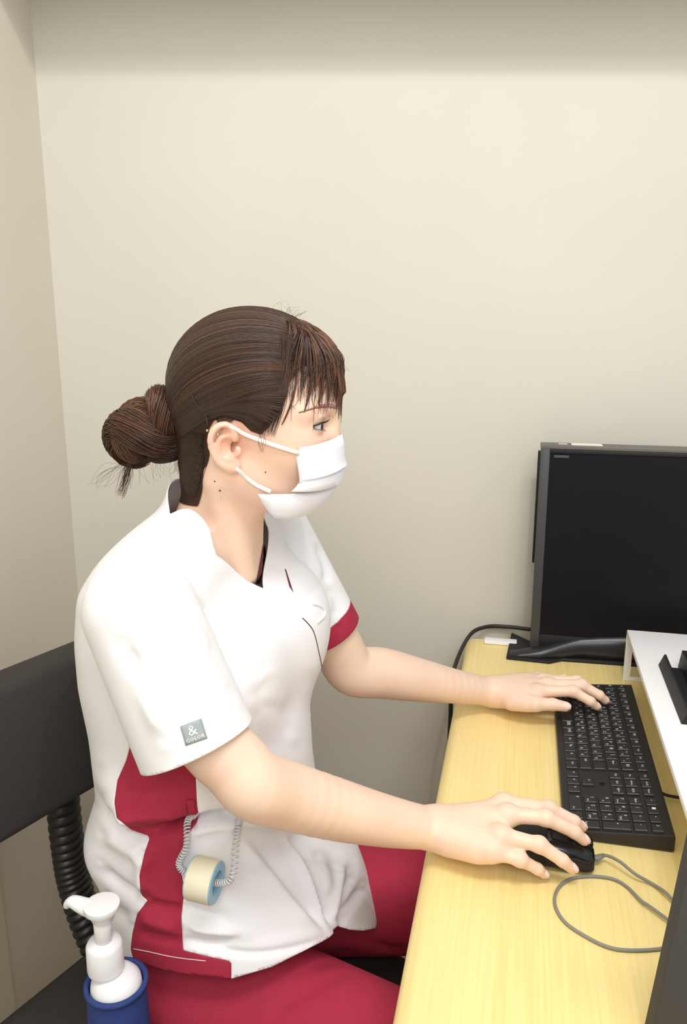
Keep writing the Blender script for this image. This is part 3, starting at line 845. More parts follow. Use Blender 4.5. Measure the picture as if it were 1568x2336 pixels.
folds = [([(440, 1335), (480, 1410), (510, 1480), (545, 1570)], .006, 12, 'g'), ([(360, 1325), (430, 1350), (475, 1400), (500, 1470)], .003, 14, 'r'),
         ([(505, 1560), (540, 1548), (590, 1535)], .0015, 10, 's'), ([(610, 1590), (650, 1630), (670, 1690)], .002, 26, 'g'), ([(580, 1600), (600, 1670), (615, 1740)], .0025, 22, 'g'),
         ([(640, 1400), (690, 1480), (720, 1560)], .003, 25, 'r'), ([(560, 1420), (600, 1520), (640, 1600)], .003, 30, 'g'),
         ([(203, 1800), (250, 1862), (300, 1892), (350, 1908)], .007, 14, 'g'), ([(225, 1750), (290, 1840), (345, 1885)], .005, 24, 'r'),
         ([(340, 1900), (400, 1882), (450, 1874), (520, 1866), (580, 1862)], .026, 12, 'g'), ([(262, 1850), (340, 1845), (440, 1840)], .013, 24, 'r'),
         ([(420, 1905), (480, 1880), (560, 1872), (650, 1890)], .008, 14, 'r'),
         ([(222, 1975), (270, 2020), (336, 2056)], .006, 14, 'g'), ([(330, 1940), (325, 2000), (333, 2045)], .005, 18, 'r'),
         ([(336, 2056), (370, 2070), (420, 2075)], .006, 10, 'g'), ([(312, 2085), (360, 2105), (415, 2120)], .004, 14, 'r'), ([(306, 2125), (360, 2140), (416, 2148)], .004, 10, 'g'),
         ([(235, 1900), (300, 1940), (335, 1950)], .004, 18, 'r'), ([(222, 2030), (260, 2075), (300, 2100)], .004, 14, 'g'),
         ([(420, 2060), (450, 2080), (520, 2095)], .004, 10, 'g'), ([(420, 2095), (460, 2120), (560, 2130)], .004, 10, 'r'), ([(418, 2140), (470, 2155), (540, 2150)], .004, 10, 'g'),
         ([(545, 1900), (600, 1960), (680, 2060), (752, 2137)], .007, 9, 's'), ([(640, 1900), (690, 1985), (730, 2080), (757, 2130)], .008, 8, 'r'), ([(655, 1900), (705, 1985), (742, 2075), (764, 2120)], .008, 9, 'g'),
         ([(780, 1960), (770, 2040), (762, 2125)], .006, 12, 'r'), ([(800, 1990), (785, 2050), (770, 2110)], .006, 12, 'g'), ([(830, 2020), (805, 2060), (780, 2095)], .006, 10, 'g'),
         ([(430, 2150), (560, 2175), (660, 2165), (752, 2137)], .003, 8, 'g'), ([(720, 1950), (740, 1990), (750, 2050)], .004, 14, 'r')]
sv = crease(sv, sn, folds)
# bulge of loose cloth and overall softness
P = pxs(sv)
# colour panels: near side, hem strip, far side and far cuff
panel = [(268, 1560), (268, 1615), (282, 1668), (296, 1705), (288, 1735), (268, 1780), (261, 1830), (266, 1866), (300, 1893), (343, 1908), (330, 1945), (318, 1998), (321, 2040), (337, 2054), (313, 2085), (302, 2130), (298, 2165), (303, 2185), (290, 2240), (528, 2260), (528, 2193), (470, 2181), (418, 2168), (414, 2090), (421, 2030), (410, 1965), (424, 1908), (456, 1868), (450, 1840), (446, 1760), (440, 1560)]
sd = poly_sd(P, panel) / 2000.0
facing = np.sum(vnormals(sv, sf) * camdir(sv), 1)
sd = np.where((facing > -.15) & (sv[:, 1] < .02) & (sv[:, 2] < .95), sd, .05)
far = np.where((sv[:, 1] > .05) & (sv[:, 2] < .93), np.maximum(np.abs(sv[:, 0] + .385) - .045, -sv[:, 1] + .05), .05)
red = np.minimum(sd, far)
wv_, wf_, _ = clip(sv, sf, -red)
shirt = obj('scrub_top', wv_, wf_, M['scrub'], person, label='white short-sleeved scrub top with a V neck')
add_mod(shirt, 'SOLIDIFY', thickness=.0014, offset=-1)
def cloth(name, v, f, m, par, lb=None):
    o = obj(name, v, f, m, par, label=lb); add_mod(o, 'SOLIDIFY', thickness=.0016, offset=-1); return o
for g in (sd, far):
    v_, f_, _ = clip(sv, sf, g)
    cloth('side_panel', v_, f_, M['maroon'], shirt, 'maroon side panel')
cloth('sleeve', slR[0], slR[1], M['scrub'], shirt)
tL = -((slL[0] - hemL) @ axL) - .030
v_, f_, _ = clip(slL[0], slL[1], -tL); cloth('sleeve', v_, f_, M['scrub'], shirt)
v_, f_, _ = clip(slL[0], slL[1], tL); cloth('sleeve_cuff', v_, f_, M['maroon'], shirt, 'maroon sleeve cuff')

# trousers
T = Grid((-.58, -.34, .06), (.22, .26, .62), .006)
T.ell((-.372, 0, .515), (.125, .172, .10), .03)
KR = np.array([-.02, -.165, .515]); KL = np.array([.06, .135, .530])
T.cone((-.36, -.078, .497), KR, .088, .066, .04); T.cone((-.37, .088, .505), KL, .088, .064, .04)
T.cone(KR, (.00, -.20, .12), .062, .052, .03); T.cone(KL, (.03, .15, .12), .062, .052, .03)
tv, tf = T.mesh(relax=4); del T
tn = vnormals(tv, tf)
tv = crease(tv, tn, [([(520, 2260), (650, 2190), (760, 2140)], .003, 18, 'r'), ([(700, 2210), (780, 2180), (830, 2190)], .003, 14, 'g'), ([(600, 2320), (700, 2260), (800, 2200)], .003, 20, 'g'),
                    ([(850, 2150), (900, 2170), (940, 2165)], .004, 10, 'g')])
trou = obj('scrub_trousers', tv, tf, M['maroon'], person, label='maroon scrub trousers')
for k, x in ((KR, (.00, -.20)), (KL, (.03, .15))):
    G = Grid((x[0] - .10, x[1] - .06, -.005), (x[0] + .24, x[1] + .06, .14), .006)
    G.cone((x[0] - .03, x[1], .045), (x[0] + .02, x[1], .10), .042, .040, .02); G.cone((x[0] - .03, x[1], .036), (x[0] + .13, x[1], .034), .036, .032, .03)
    v_, f_ = G.mesh(relax=2); v_[:, 2] = np.maximum(v_[:, 2], .001)
    obj('shoe', v_, f_, M['white'], person, label='white shoe')

# ------------------------------------------------------------------ trims laid on the cloth where the photo shows them
bvh_top = BVHTree.FromPolygons([tuple(v) for v in sv], np.asarray(sf).tolist())
bvh_sleeve = BVHTree.FromPolygons([tuple(v) for v in slR[0]], np.asarray(slR[1]).tolist())
bvh_skin = BVHTree.FromPolygons([tuple(v) for v in bv], bf.tolist())
EYE = w2l(np.array([0, 0, CAMZ]))
def hit(px, py, trees, off=.0008):
    d = ray(px, py); dl = Vector((d[0] * cT - d[1] * sT, d[0] * sT + d[1] * cT, d[2])).normalized()
    best = None
    for t in trees:
        h = t.ray_cast(Vector(EYE), dl)
        if h[0] is not None and (best is None or h[3] < best[3]): best = h
    if best is None: return None
    n = np.array(best[1]); n = n if n.dot(np.array(dl)) < 0 else -n
    return np.array(best[0]) + n * off
def patch(name, quad, nx, ny, trees, m, par, lb=None, off=.0008, th=.0006):
    q = np.array(quad, float); V_ = []
    for j in range(ny + 1):
        for i in range(nx + 1):
            a, b_ = i / nx, j / ny
            p = (q[0] * (1 - a) + q[1] * a) * (1 - b_) + (q[3] * (1 - a) + q[2] * a) * b_
            V_.append(hit(p[0], p[1], trees, off))
    if any(v is None for v in V_): return None
    F_ = [[j * (nx + 1) + i, j * (nx + 1) + i + 1, (j + 1) * (nx + 1) + i + 1, (j + 1) * (nx + 1) + i] for j in range(ny) for i in range(nx)]
    o = obj(name, V_, F_, m, par, label=lb); add_mod(o, 'SOLIDIFY', thickness=th, offset=1); return o
def cord(name, pts, r, trees, m, par, off=.0004, n=24):
    P_ = [hit(x, y, trees, off) for x, y in catmull(np.array(pts, float), n)]
    P_ = [p for p in P_ if p is not None]
    return obj(name, *tube(P_, r, 6), m, par) if len(P_) > 3 else None
tagq = [(411, 1657), (459, 1639), (473, 1684), (424, 1701)]
tg = patch('sleeve_tag', tagq, 6, 6, [bvh_sleeve], M['tag'], shirt, 'grey woven sleeve tag with white lettering', .0006)
def tag_text(s_, cx, cy, w):
    me = text_mesh(s_, 1.0)
    co = np.array([tuple(v.co) for v in me.vertices]); wd = co[:, 0].max() - co[:, 0].min()
    q = np.array(tagq, float); V_ = []
    for x, y, _ in co:
        a = cx + x / wd * w; b_ = cy - y / wd * w * 1.05
        p = (q[0] * (1 - a) + q[1] * a) * (1 - b_) + (q[3] * (1 - a) + q[2] * a) * b_
        V_.append(hit(p[0], p[1], [bvh_sleeve], .0017))
    if all(v is not None for v in V_): obj('lettering', V_, [list(p.vertices) for p in me.polygons], M['tagprint'], tg or shirt, smooth=False)
tag_text('&', .46, .40, .42); tag_text('COLOR', .50, .80, .84)
T3 = [bvh_top, bvh_skin]
patch('chest_slit', [(650, 1299), (652, 1299), (669, 1352), (660, 1338)], 3, 10, [bvh_top], M['darkmaroon'], shirt, 'dark maroon slit on the chest', .0006, .0003)
patch('neck_lining', [(600, 1242), (611, 1258), (590, 1332), (584, 1328)], 3, 12, T3, M['darkmaroon'], shirt, 'dark maroon neckline lining', .0012, .0005)
cord('wrap_seam', [(690, 1410), (705, 1425), (717, 1445), (728, 1490), (734, 1520)], .0007, [bvh_top], M['darkmaroon'], shirt, .0002)
cord('stitching', [(304, 2164), (340, 2171), (380, 2180), (416, 2186), (470, 2192)], .0004, [bvh_top], M['scrub'], shirt, .0002)
cord('neck_seam', [(402, 1105), (440, 1150), (505, 1232), (592, 1326)], .0005, [bvh_top], M['scrub'], shirt, .0002)
patch('loop_tab', [(424, 1824), (444, 1823), (450, 1868), (430, 1870)], 3, 6, [bvh_top], M['maroon'], shirt, 'small maroon loop', .0015, .0012)
cord('pocket_edge', [(713, 1378), (728, 1382), (739, 1392), (738, 1406), (724, 1420)], .0016, [bvh_top], M['scrub'], shirt, .0010)
# ------------------------------------------------------------------ eyes, brows, mask
for sg in (-1, 1):
    ec = np.array([-.2305, sg * .0305, 1.2322])
    eye = obj('eye', *ellip(ec, (.0126,) * 3, 24, 16), M['eyewhite'], person)
    gz = np.array([.98, 0.10, -.10]); gz /= np.linalg.norm(gz)
    obj('iris', *lathe([(.0002, .01290), (.003, .01275), (.0056, .01160), (.0058, .0112)], ec, gz, 20, cap=True), M['iris'], eye)
    obj('pupil', *lathe([(.0001, .01305), (.0024, .01290), (.0026, .0120)], ec, gz, 16), M['pupil'], eye)
    lash = []
    up_ln = np.array([ec + np.array([math.sqrt(.0143 ** 2 - (.0134 * math.sin(t)) ** 2 - (.0044 * math.cos(t)) ** 2), sg * .0134 * math.sin(t), .0044 * math.cos(t) - .0004]) for t in np.linspace(-1.2, 1.45, 22)])
    lo_ln = np.array([ec + np.array([math.sqrt(.0141 ** 2 - (.0134 * math.sin(t)) ** 2 - (.0044 * math.cos(t)) ** 2), sg * .0134 * math.sin(t), -.0044 * math.cos(t) - .0004]) for t in np.linspace(-.4, 1.45, 16)])
    lash.append(tube(up_ln, np.interp(np.linspace(0, 1, 22), [0, .6, 1], [.0003, .0006, .0009]), 5)); lash.append(tube(lo_ln, .0003, 5))
    for i in range(2, 22):
        p = up_ln[i]; o_ = p - ec; o_[2] *= .3; o_ /= np.linalg.norm(o_)
        lash.append(tube(catmull([p, p + o_ * .0035 - np.array((0, 0, .0004)), p + o_ * .0062 + np.array((0, 0, .0018))], 5), [.0003, .0003, .00025, .0002, .0001], 4))
    for i in range(2, 15, 2):
        p = lo_ln[i]; o_ = p - ec; o_[2] *= .3; o_ /= np.linalg.norm(o_)
        lash.append(tube(catmull([p, p + o_ * .002 - np.array((0, 0, .0006)), p + o_ * .0032 - np.array((0, 0, .0018))], 4), [.0002, .0002, .00015, .0001], 4))
    obj('eyelashes', *join(*lash), M['lash'], person)
body_bvh = BVHTree.FromPolygons([tuple(v) for v in bv], bf.tolist())
def snap(p, off, d=None):
    loc, nrm, idx, dist = body_bvh.find_nearest(Vector(p))
    return np.array(loc) + np.array(nrm) * off if True else p
for sg in (-1, 1):
    bp = [snap(q, .0006) for q in catmull([(-.212, sg * .012, 1.2510), (-.214, sg * .024, 1.2540), (-.224, sg * .040, 1.2535), (-.240, sg * .051, 1.2490)], 14)]
    obj('eyebrow', *tube(bp, np.interp(np.linspace(0, 1, 14), [0, .3, 1], [.0022, .0026, .0007]), 6, flat=.35, flatdir=(1, 0, .1)), M['brow'], person)

# surgical mask: rows from the upper edge to the hem; the side edge of each row and its middle
rows = [((672, 1022, -.0560), (774, 993, 0)), ((676, 1045, -.0565), (779, 1020, 0)), ((681, 1072, -.0570), (779, 1046, 0)), ((684, 1094, -.0585), (785, 1064, 0)), ((681, 1101, -.0570), (775, 1071, 0)),
        ((682, 1100, -.0570), (780, 1076, 0)), ((678, 1108, -.0575), (779, 1088, 0)), ((668, 1118, -.0580), (776, 1099, 0)), ((664, 1121, -.0575), (772, 1102, 0))]
low = [((588, 1127, -.0600), (768, 1106, 0)), ((597, 1145, -.0585), (762, 1124, 0)), ((607, 1160, -.0560), (748, 1144, 0)), ((617, 1172, -.0520), (728, 1160, 0)), ((627, 1182, -.0465), (704, 1172, 0))]
def mask_rows(R, bulge):
    g = []
    for k, (sd_, cn) in enumerate(R):
        a = at_l(*sd_); c = at_l(*cn)
        ln = []
        for ph in np.linspace(-90, 90, 41):
            t = abs(ph) / 90; s_ = math.sin(math.radians(ph)); co = math.cos(math.radians(ph)) ** bulge
            f = a[0] + (c[0] - a[0]) * co; u = c[2] + (a[2] - c[2]) * (t ** 1.35)
            ln.append((f, a[1] * -1 * s_, u))
        g.append(ln)
    return g
def refine(R, n):
    S_ = [np.array([r[0] for r in R], float), np.array([r[1] for r in R], float)]
    t0 = np.linspace(0, 1, len(R)); t1 = np.linspace(0, 1, n)
    return [(tuple(np.interp(t, t0, S_[0][:, k]) for k in range(3)), tuple(np.interp(t, t0, S_[1][:, k]) for k in range(3))) for t in t1]
mv, mf = loft(mask_rows(rows, .80), cap=False, closed=False)
lv, lf = loft(mask_rows(low, .72), cap=False, closed=False)
mask = obj('face_mask', *join((mv, mf)), M['mask'], person, label='white pleated face mask', sharp=35)
add_mod(mask, 'SOLIDIFY', thickness=.0011, offset=1)
mlow = obj('mask_flap', lv, lf, M['mask'], mask, sharp=35)
add_mod(mlow, 'SOLIDIFY', thickness=.0011, offset=1)
def strap(pts, name='ear_loop'):
    p = catmull(pts, 16)
    return obj(name, *tube(p, .0024, 8, flat=.3, flatdir=(0, -1, .1)), M['elastic'], mask)
for sg in (-1, 1):
    def sp(px, py, l):
        q = at_l(px, py, -l); return np.array([q[0], sg * l, q[2]])
    def on(px, py, off):
        q = hit(px, py, [bvh_skin], off); return np.array([q[0], sg * abs(q[1]), q[2]])
    strap([sp(524, 972, .0800), sp(540, 980, .0765)] + [on(x, y, .0030) for x, y in ((560, 988), (600, 1004), (640, 1019))] + [sp(684, 1034, .0590)])
    strap([sp(538, 1068, .0755), sp(548, 1077, .0720)] + [on(x, y, .0028) for x, y in ((562, 1088), (585, 1104))] + [sp(618, 1122, .0615)])

# ------------------------------------------------------------------ hair
rng = np.random.default_rng(5)
HC = np.array([-.308, 0, 1.258])
H = Grid((-.46, -.10, 1.10), (-.17, .10, 1.375), .0025)
H.ell((-.309, 0, 1.268), (.1045, .0800, .0935), .02)
H.cone((-.366, 0, 1.225), (-.366, 0, 1.115), .030, .028, .015)
H.cone((-.345, 0, 1.225), (-.355, 0, 1.115), .055, .049, .015)
hv, hf = H.mesh(relax=4); del H
hl = [(812, 640), (812, 800), (715, 812), (672, 845), (648, 890), (632, 930), (612, 975), (592, 992), (572, 985), (552, 964), (520, 953), (485, 962), (468, 985), (462, 1030), (472, 1060), (470, 1082), (458, 1108), (446, 1130), (432, 1165), (300, 1165), (300, 640)]
hpoly = np.array([at_l(x, y, -.072)[[0, 2]] for x, y in hl])
hsd = poly_sd(hv[:, [0, 2]], hpoly)
hv, hf, _ = clip(hv, hf, hsd)
hsd = -poly_sd(hv[:, [0, 2]], hpoly)
tp = np.clip(1 - hsd / .028, 0, 1) ** 1.5
for i in np.nonzero(tp > 0)[0]:
    loc, nrm, idx, dist = body_bvh.find_nearest(Vector(hv[i]))
    if dist > .016: continue
    hv[i] = hv[i] * (1 - tp[i]) + (np.array(loc) + np.array(nrm) * .0012) * tp[i]
hair = obj('hair', hv, hf, M['haircap'], person, label='dark brown hair pulled back into a bun with wispy bangs')
hair_bvh = BVHTree.FromPolygons([tuple(v) for v in hv], hf.tolist())

class Strands:
    def __init__(s): s.P = []; s.R = []; s.C = []
    def add(s, path, r, tone): s.P.append(np.asarray(path, float)); s.R.append(r); s.C.append(tone)
    def build(s, name, parent):
        V = []; F = []; Cc = []; n = 0
        for P, r, c in zip(s.P, s.R, s.C):
            m = len(P); rr = np.interp(np.linspace(0, 1, m), np.linspace(0, 1, len(r)), r)
            T, N, Bn = frames(P)
            for k in range(3):
                a = 2 * math.pi * k / 3; V.append(P + rr[:, None] * (math.cos(a) * N + math.sin(a) * Bn))
            i = np.arange(m - 1)
            for k in range(3):
                k2 = (k + 1) % 3
                F.append(np.stack([n + k * m + i, n + k2 * m + i, n + k2 * m + i + 1, n + k * m + i + 1], 1))
            Cc.append(np.tile(np.array([*c, 1.0]), (3 * m, 1))); n += 3 * m
        o = obj(name, np.vstack(V), np.vstack(F), M['hair'], parent)
        ca = o.data.color_attributes.new('tone', 'FLOAT_COLOR', 'POINT')
        ca.data.foreach_set('color', np.vstack(Cc).astype(np.float32).ravel())
        o['kind'] = 'stuff'
        return o
DARK = np.array(lin((44, 31, 27))); MID = np.array(lin((76, 54, 45))); WARM = np.array(lin((126, 84, 58))); LITE = np.array(lin((150, 108, 84)))
def tone(t):
    c = DARK + (MID - DARK) * min(1, t * 2) if t < .5 else MID + (WARM - MID) * (t - .5) * 2
    return c * rng.uniform(.85, 1.15)
def cast(d, off):
    d = d / np.linalg.norm(d)
    h = hair_bvh.ray_cast(Vector(HC + d * .3), Vector(-d))
    b = body_bvh.ray_cast(Vector(HC + d * .3), Vector(-d))
    c = [np.array(x[0]) for x in (h, b) if x[0] is not None]
    if not c: return HC + d * .1
    r = max(np.linalg.norm(x - HC) for x in c)
    return HC + d * (r + off)
def slerp(a, b, t):
    a = a / np.linalg.norm(a); b = b / np.linalg.norm(b); w = math.acos(np.clip(a.dot(b), -1, 1))
    return (math.sin((1 - t) * w) * a + math.sin(t * w) * b) / math.sin(w)
BUN = at_l(402, 968, 0)
ST = Strands()
PART = at_l(652, 737, 0)
noise1 = rng.uniform(0, 1, 400)
nz = lambda d_: d_ / np.linalg.norm(d_)
def mir(px, py, l, sg):
    q = at_l(px, py, -l); return np.array([q[0], sg * l, q[2]])
def arc(st_, mid, e, tm, t0=0.0, n_=18):
    st_, mid, e = nz(st_), nz(mid), nz(e)
    c_ = (mid - (1 - tm) ** 2 * st_ - tm ** 2 * e) / (2 * tm * (1 - tm))
    return [nz((1 - t) ** 2 * st_ + 2 * t * (1 - t) * c_ + t * t * e) for t in np.linspace(t0, 1, n_)]
def ear_clear(path):
    pp = to_px(np.array(path)); pp = np.vstack([pp, (pp[1:] + pp[:-1]) / 2])
    return not (poly_sd(pp, [(468, 985), (482, 962), (515, 954), (545, 962), (560, 985), (556, 1080), (480, 1060)]) < 2).any()
def lay(dd, tn_, w=1.0):
    of = rng.uniform(.0004, .0022)
    path = [cast(d_, of * math.sin(math.pi * min(1, .12 + .88 * j / len(dd)))) for j, d_ in enumerate(dd)]
    if to_px(np.array(path)).size and not ear_clear(path): return
    ST.add(path, [.0003 * w, .0006 * w, .0006 * w, .0004 * w], tone(tn_))
hairline = [(655, 745), (668, 785), (674, 830), (655, 880), (636, 922), (616, 958), (596, 978)]
for i in range(2300):                            # a fan of arcs from the parting to the bun
    sg = -1 if rng.uniform() < .70 else 1
    lam = rng.uniform(0, 1)
    e = BUN + np.array((0, sg * (.006 + .016 * lam), .024 - .034 * lam)) + rng.normal(0, .0012, 3) - HC
    h = lam * 3.0; k = min(2, int(h)); q = h - k
    sx, sy = np.array(hairline[k]) * (1 - q) + np.array(hairline[k + 1]) * q
    st_ = mir(sx + rng.normal(0, 2), sy + rng.normal(0, 2), .003 + .053 * min(1, lam * 1.2), sg) - HC
    m0 = slerp(PART - HC, BUN - HC, .42); m1 = mir(560, 905, .074, sg) - HC
    dd = arc(st_, slerp(m0, nz(m1), lam), e, .45, rng.uniform(0, .10))
    lay(dd, .8 * (noise1[int(lam * 70) + (200 if sg > 0 else 0)] * .6 + rng.uniform(0, .3)))
for i in range(900):                             # from the temple and sideburn over the ear
    sg = -1 if rng.uniform() < .75 else 1
    mu = rng.uniform(0, 1); h = 3 + mu * 2.99; k = int(h); q = h - k
    sx, sy = np.array(hairline[k]) * (1 - q) + np.array(hairline[k + 1]) * q
    st_ = mir(sx + rng.normal(0, 3), sy + rng.normal(0, 3), .056 + .012 * mu, sg) - HC
    e = BUN + np.array((0, sg * .022, -.010 - .012 * mu)) + rng.normal(0, .0012, 3) - HC
    m1 = mir(535 - 10 * mu, 908 + 38 * mu, .075, sg) - HC
    lay(arc(st_, m1, e, .42, rng.uniform(0, .05)), .75 * (noise1[100 + int(mu * 40) + (200 if sg > 0 else 0)] * .6 + rng.uniform(0, .3)))
for i in range(260):                             # short hair above and behind the ear
    sg = -1 if rng.uniform() < .75 else 1
    mu = rng.uniform(0, 1)
    st_ = mir(590 - 105 * mu, 976 - 60 * math.sin(mu * 2.2) + 28 * mu + rng.normal(0, 3), .070, sg) - HC
    e = BUN + np.array((0, sg * .022, -.020)) + rng.normal(0, .002, 3) - HC
    lay(arc(st_, mir(488, 948, .074, sg) - HC, e, .5), rng.uniform(.1, .5))
nape = [(472, 985), (464, 1010), (466, 1035), (471, 1062), (467, 1086), (458, 1108), (448, 1130)]
for i in range(1200):                            # nape strands running up to the bun
    sg = -1 if rng.uniform() < .75 else 1
    t = rng.uniform(0, 1) * 5.99; k = int(t); q = t - k
    x_, y_ = np.array(nape[k]) * (1 - q) + np.array(nape[k + 1]) * q
    l_ = .056 - .010 * t / 6
    a = mir(x_ - rng.uniform(0, 1) ** 2 * 35, y_ + rng.normal(0, 4), l_, sg)
    e = BUN + np.array((.004, sg * .018, -.020 - .016 * t / 6)) + rng.normal(0, .002, 3)
    path = []
    for tt in np.linspace(0, 1, 9):
        h = hair_bvh.find_nearest(Vector(a * (1 - tt) + e * tt + np.array((-.006, sg * .012, -.004)) * math.sin(math.pi * tt)))
        nn = np.array(h[1]); nn = nn if nn.dot(np.array(h[0]) - np.array([-.34, 0, h[0][2]])) > 0 else -nn
        path.append(np.array(h[0]) + nn * rng.uniform(.0002, .0009))
    ST.add(path, [.0003, .0005, .0004], tone(rng.uniform(.0, .4)))
ST.build('swept_strands', hair)

# bangs: thin locks falling from the parting over the forehead
BG = Strands()
def fore(l): return -.278 + .070 * math.sqrt(max(.03, 1 - (l / .0635) ** 2))
def out(p, off):
    """keep a point at least off outside the skin"""
    c = np.array([-.300, 0, p[2]]); d = np.asarray(p, float) - c; r = np.linalg.norm(d); d = d / r
    h = body_bvh.ray_cast(Vector(c + d * .25), Vector(-d))
    if h[0] is None: return np.asarray(p, float)
    return c + d * max(r, np.linalg.norm(np.array(h[0]) - c) + off)
def bang(l_end, u_end, n, spread, lift=.005, tones=(.4, 1.0), r=.00042, curl=0.0):
    for i in range(n):
        l1 = l_end + rng.normal(0, spread); ue = u_end + rng.normal(0, .004)
        st = PART + np.array((rng.normal(0, .006), l1 * .35 + rng.normal(0, .005), rng.normal(-.001, .001)))
        lf_ = lift + rng.uniform(0, .004)
        p1 = np.array([-.246 + lf_, l1 * .62, 1.338]); p2 = np.array([fore(l1 * .85) + lf_ * .9 - .010, l1 * .85, 1.318]); p3 = out((fore(l1) + lf_, l1, 1.308 + (ue - 1.308) * .5), lf_ * .8)
        p4 = out((fore(l1) + lf_ * .6, l1 + rng.normal(0, .001), 1.262), lf_ * .6); p5 = out((fore(l_end) - .004, l_end + rng.normal(0, spread * .25), ue), .0015)
        pts = [st, p1, p2, p3] + ([p4] if ue < 1.256 else []) + [p5]
        BG.add(catmull(pts, 16), [r * .8, r, r, r * .35], tone(rng.uniform(*tones)))
def wisp(px, n, spread, r=.0004, tones=(.3, .9)):
    """a lock over the near temple and brow, following its line in the photo"""
    base = [hit(x, y, [bvh_skin], .0035 - .0020 * k / len(px)) for k, (x, y) in enumerate(px)]
    base = [b_ for b_ in base if b_ is not None]
    for i in range(n):
        j = rng.normal(0, spread, 3) * np.array((1, .3, .4)); e = rng.uniform(.85, 1.0)
        st = PART + np.array((.004 + rng.normal(0, .004), -.012 + rng.normal(0, .003), rng.normal(-.001, .001)))
        q = [st, cast(slerp(st - HC, base[0] - HC, .35), .004), cast(slerp(st - HC, base[0] - HC, .7), .0045)] + [b_ + j * (1 - .8 * k / len(base)) for k, b_ in enumerate(base)]
        P = catmull(q, 20); P = P[:max(8, int(20 * e))]
        BG.add(P, [r * .8, r, r, r * .3], tone(rng.uniform(*tones)))
for px_, n_, sp_ in [([(664, 800), (675, 855), (668, 905), (652, 950), (638, 977)], 24, .0016), ([(650, 800), (658, 860), (650, 905), (634, 945)], 10, .002), ([(690, 800), (706, 850), (705, 890), (698, 920), (690, 952)], 24, .0016), ([(678, 800), (690, 850), (688, 890), (682, 925)], 9, .0018),
                    ([(714, 800), (727, 850), (728, 895), (722, 950)], 24, .0016), ([(703, 800), (716, 850), (714, 900)], 8, .0018), ([(732, 805), (746, 850), (747, 900), (742, 945)], 22, .0016), ([(745, 810), (760, 855), (764, 900), (760, 930)], 22, .0018)]:
    wisp(px_, n_, sp_)
for i in range(420):                             # dense upper curtain
    l_ = rng.uniform(-.058, .058)
    bang(l_, 1.298 - .062 * rng.beta(1, 1.7), 1, .003, .003, (.15, .9), .00046)
for l_, u_, n_ in [(-.012, 1.246, 10), (-.006, 1.240, 12), (-.001, 1.248, 12), (.004, 1.238, 14), (.010, 1.242, 14), (.016, 1.240, 14), (.024, 1.244, 14), (.032, 1.240, 14), (.040, 1.236, 14), (.052, 1.230, 14)]:
    bang(l_, u_, n_, .0018, .0045, (.35, 1.0), .00042, .001)
# side wisps by the temple
for i in range(120):
    sg = -1 if i % 3 else 1
    l_ = rng.uniform(.060, .068); p = at_l(rng.uniform(605, 640), rng.uniform(880, 960), -.066)
    a = at_l(655 + rng.normal(0, 6), 790 + rng.normal(0, 20), -.05)
    e = at_l(p[0] * 0 + rng.uniform(588, 628), rng.uniform(960, 1000), -.068)
    pts = [np.array([a[0], sg * .053, a[2]]), snap(((a[0] + e[0]) / 2 + .008, sg * .064, (a[2] + e[2]) / 2), .003), snap((e[0], sg * .066, e[2]), .0012)]
    BG.add(catmull(pts, 10), [.0004, .0004, .0001], tone(rng.uniform(.2, .6)))
BG.build('bangs', hair)

# bun: thick twisted coils wound with strands
def lock(name, path_px, rad, n, tones, twist=2.0, fray=0.0, core=True):
    P = catmull([at_l(414 - (408 - x) * .88, y + 2, l) for x, y, l in path_px], 30); rad = [q * .92 for q in rad]
    r = np.interp(np.linspace(0, 1, 30), np.linspace(0, 1, len(rad)), rad)
    T_, N_, B_ = frames(P)
    if core: cparts.append(tube(P, r * .93, 14))
    for i in range(n):
        ph = rng.uniform(0, 2 * math.pi); rho = rng.uniform(.93, 1.05); tw = twist * rng.uniform(.8, 1.2)
        a0, a1 = sorted(rng.uniform(0, 1, 2)); a0 *= .5; a1 = .6 + a1 * .4
        i0, i1 = int(a0 * 29), int(a1 * 29)
        if i1 - i0 < 5: continue
        t = np.linspace(0, 1, 30); ang = ph + tw * t + .15 * np.sin(6 * t + ph * 3)
        Q = P + (r * rho)[:, None] * (np.cos(ang)[:, None] * N_ + np.sin(ang)[:, None] * B_)
        BN.add(Q[i0:i1:2] if i1 - i0 > 9 else Q[i0:i1], [.0003, .0006, .0006, .0003], tone(rng.uniform(*tones)))
cparts = []; BN = Strands()
lock('a', [(410, 985, .0), (360, 1000, -.015), (310, 985, -.02), (265, 975, -.012), (255, 1005, .004), (285, 1035, .012), (330, 1030, .0)], [.018, .024, .027, .0265, .024, .02, .012], 380, (.25, .95), 1.6)
lock('b', [(405, 990, .01), (360, 950, .012), (300, 945, .008), (268, 985, -.012), (280, 1025, -.018), (310, 1035, -.012)], [.016, .02, .024, .023, .018, .010], 260, (.25, .95), 1.8)
lock('c', [(330, 905, .006), (352, 905, -.012), (362, 935, -.022), (372, 965, -.02), (395, 985, -.006)], [.010, .018, .019, .018, .012], 240, (.4, 1.0), 3.0)
lock('d', [(372, 905, .004), (392, 925, -.006), (400, 960, -.012), (400, 1000, -.008)], [.010, .014, .015, .012], 160, (.2, .8), 2.4)
lock('e', [(405, 1000, -.004), (375, 1018, -.010), (340, 1025, -.006), (325, 1010, 0)], [.020, .019, .016, .010], 180, (.05, .45), 1.5)
bun = obj('bun', *join(*cparts), M['haircap'], hair, label='twisted low hair bun')
BN.build('bun_strands', bun)
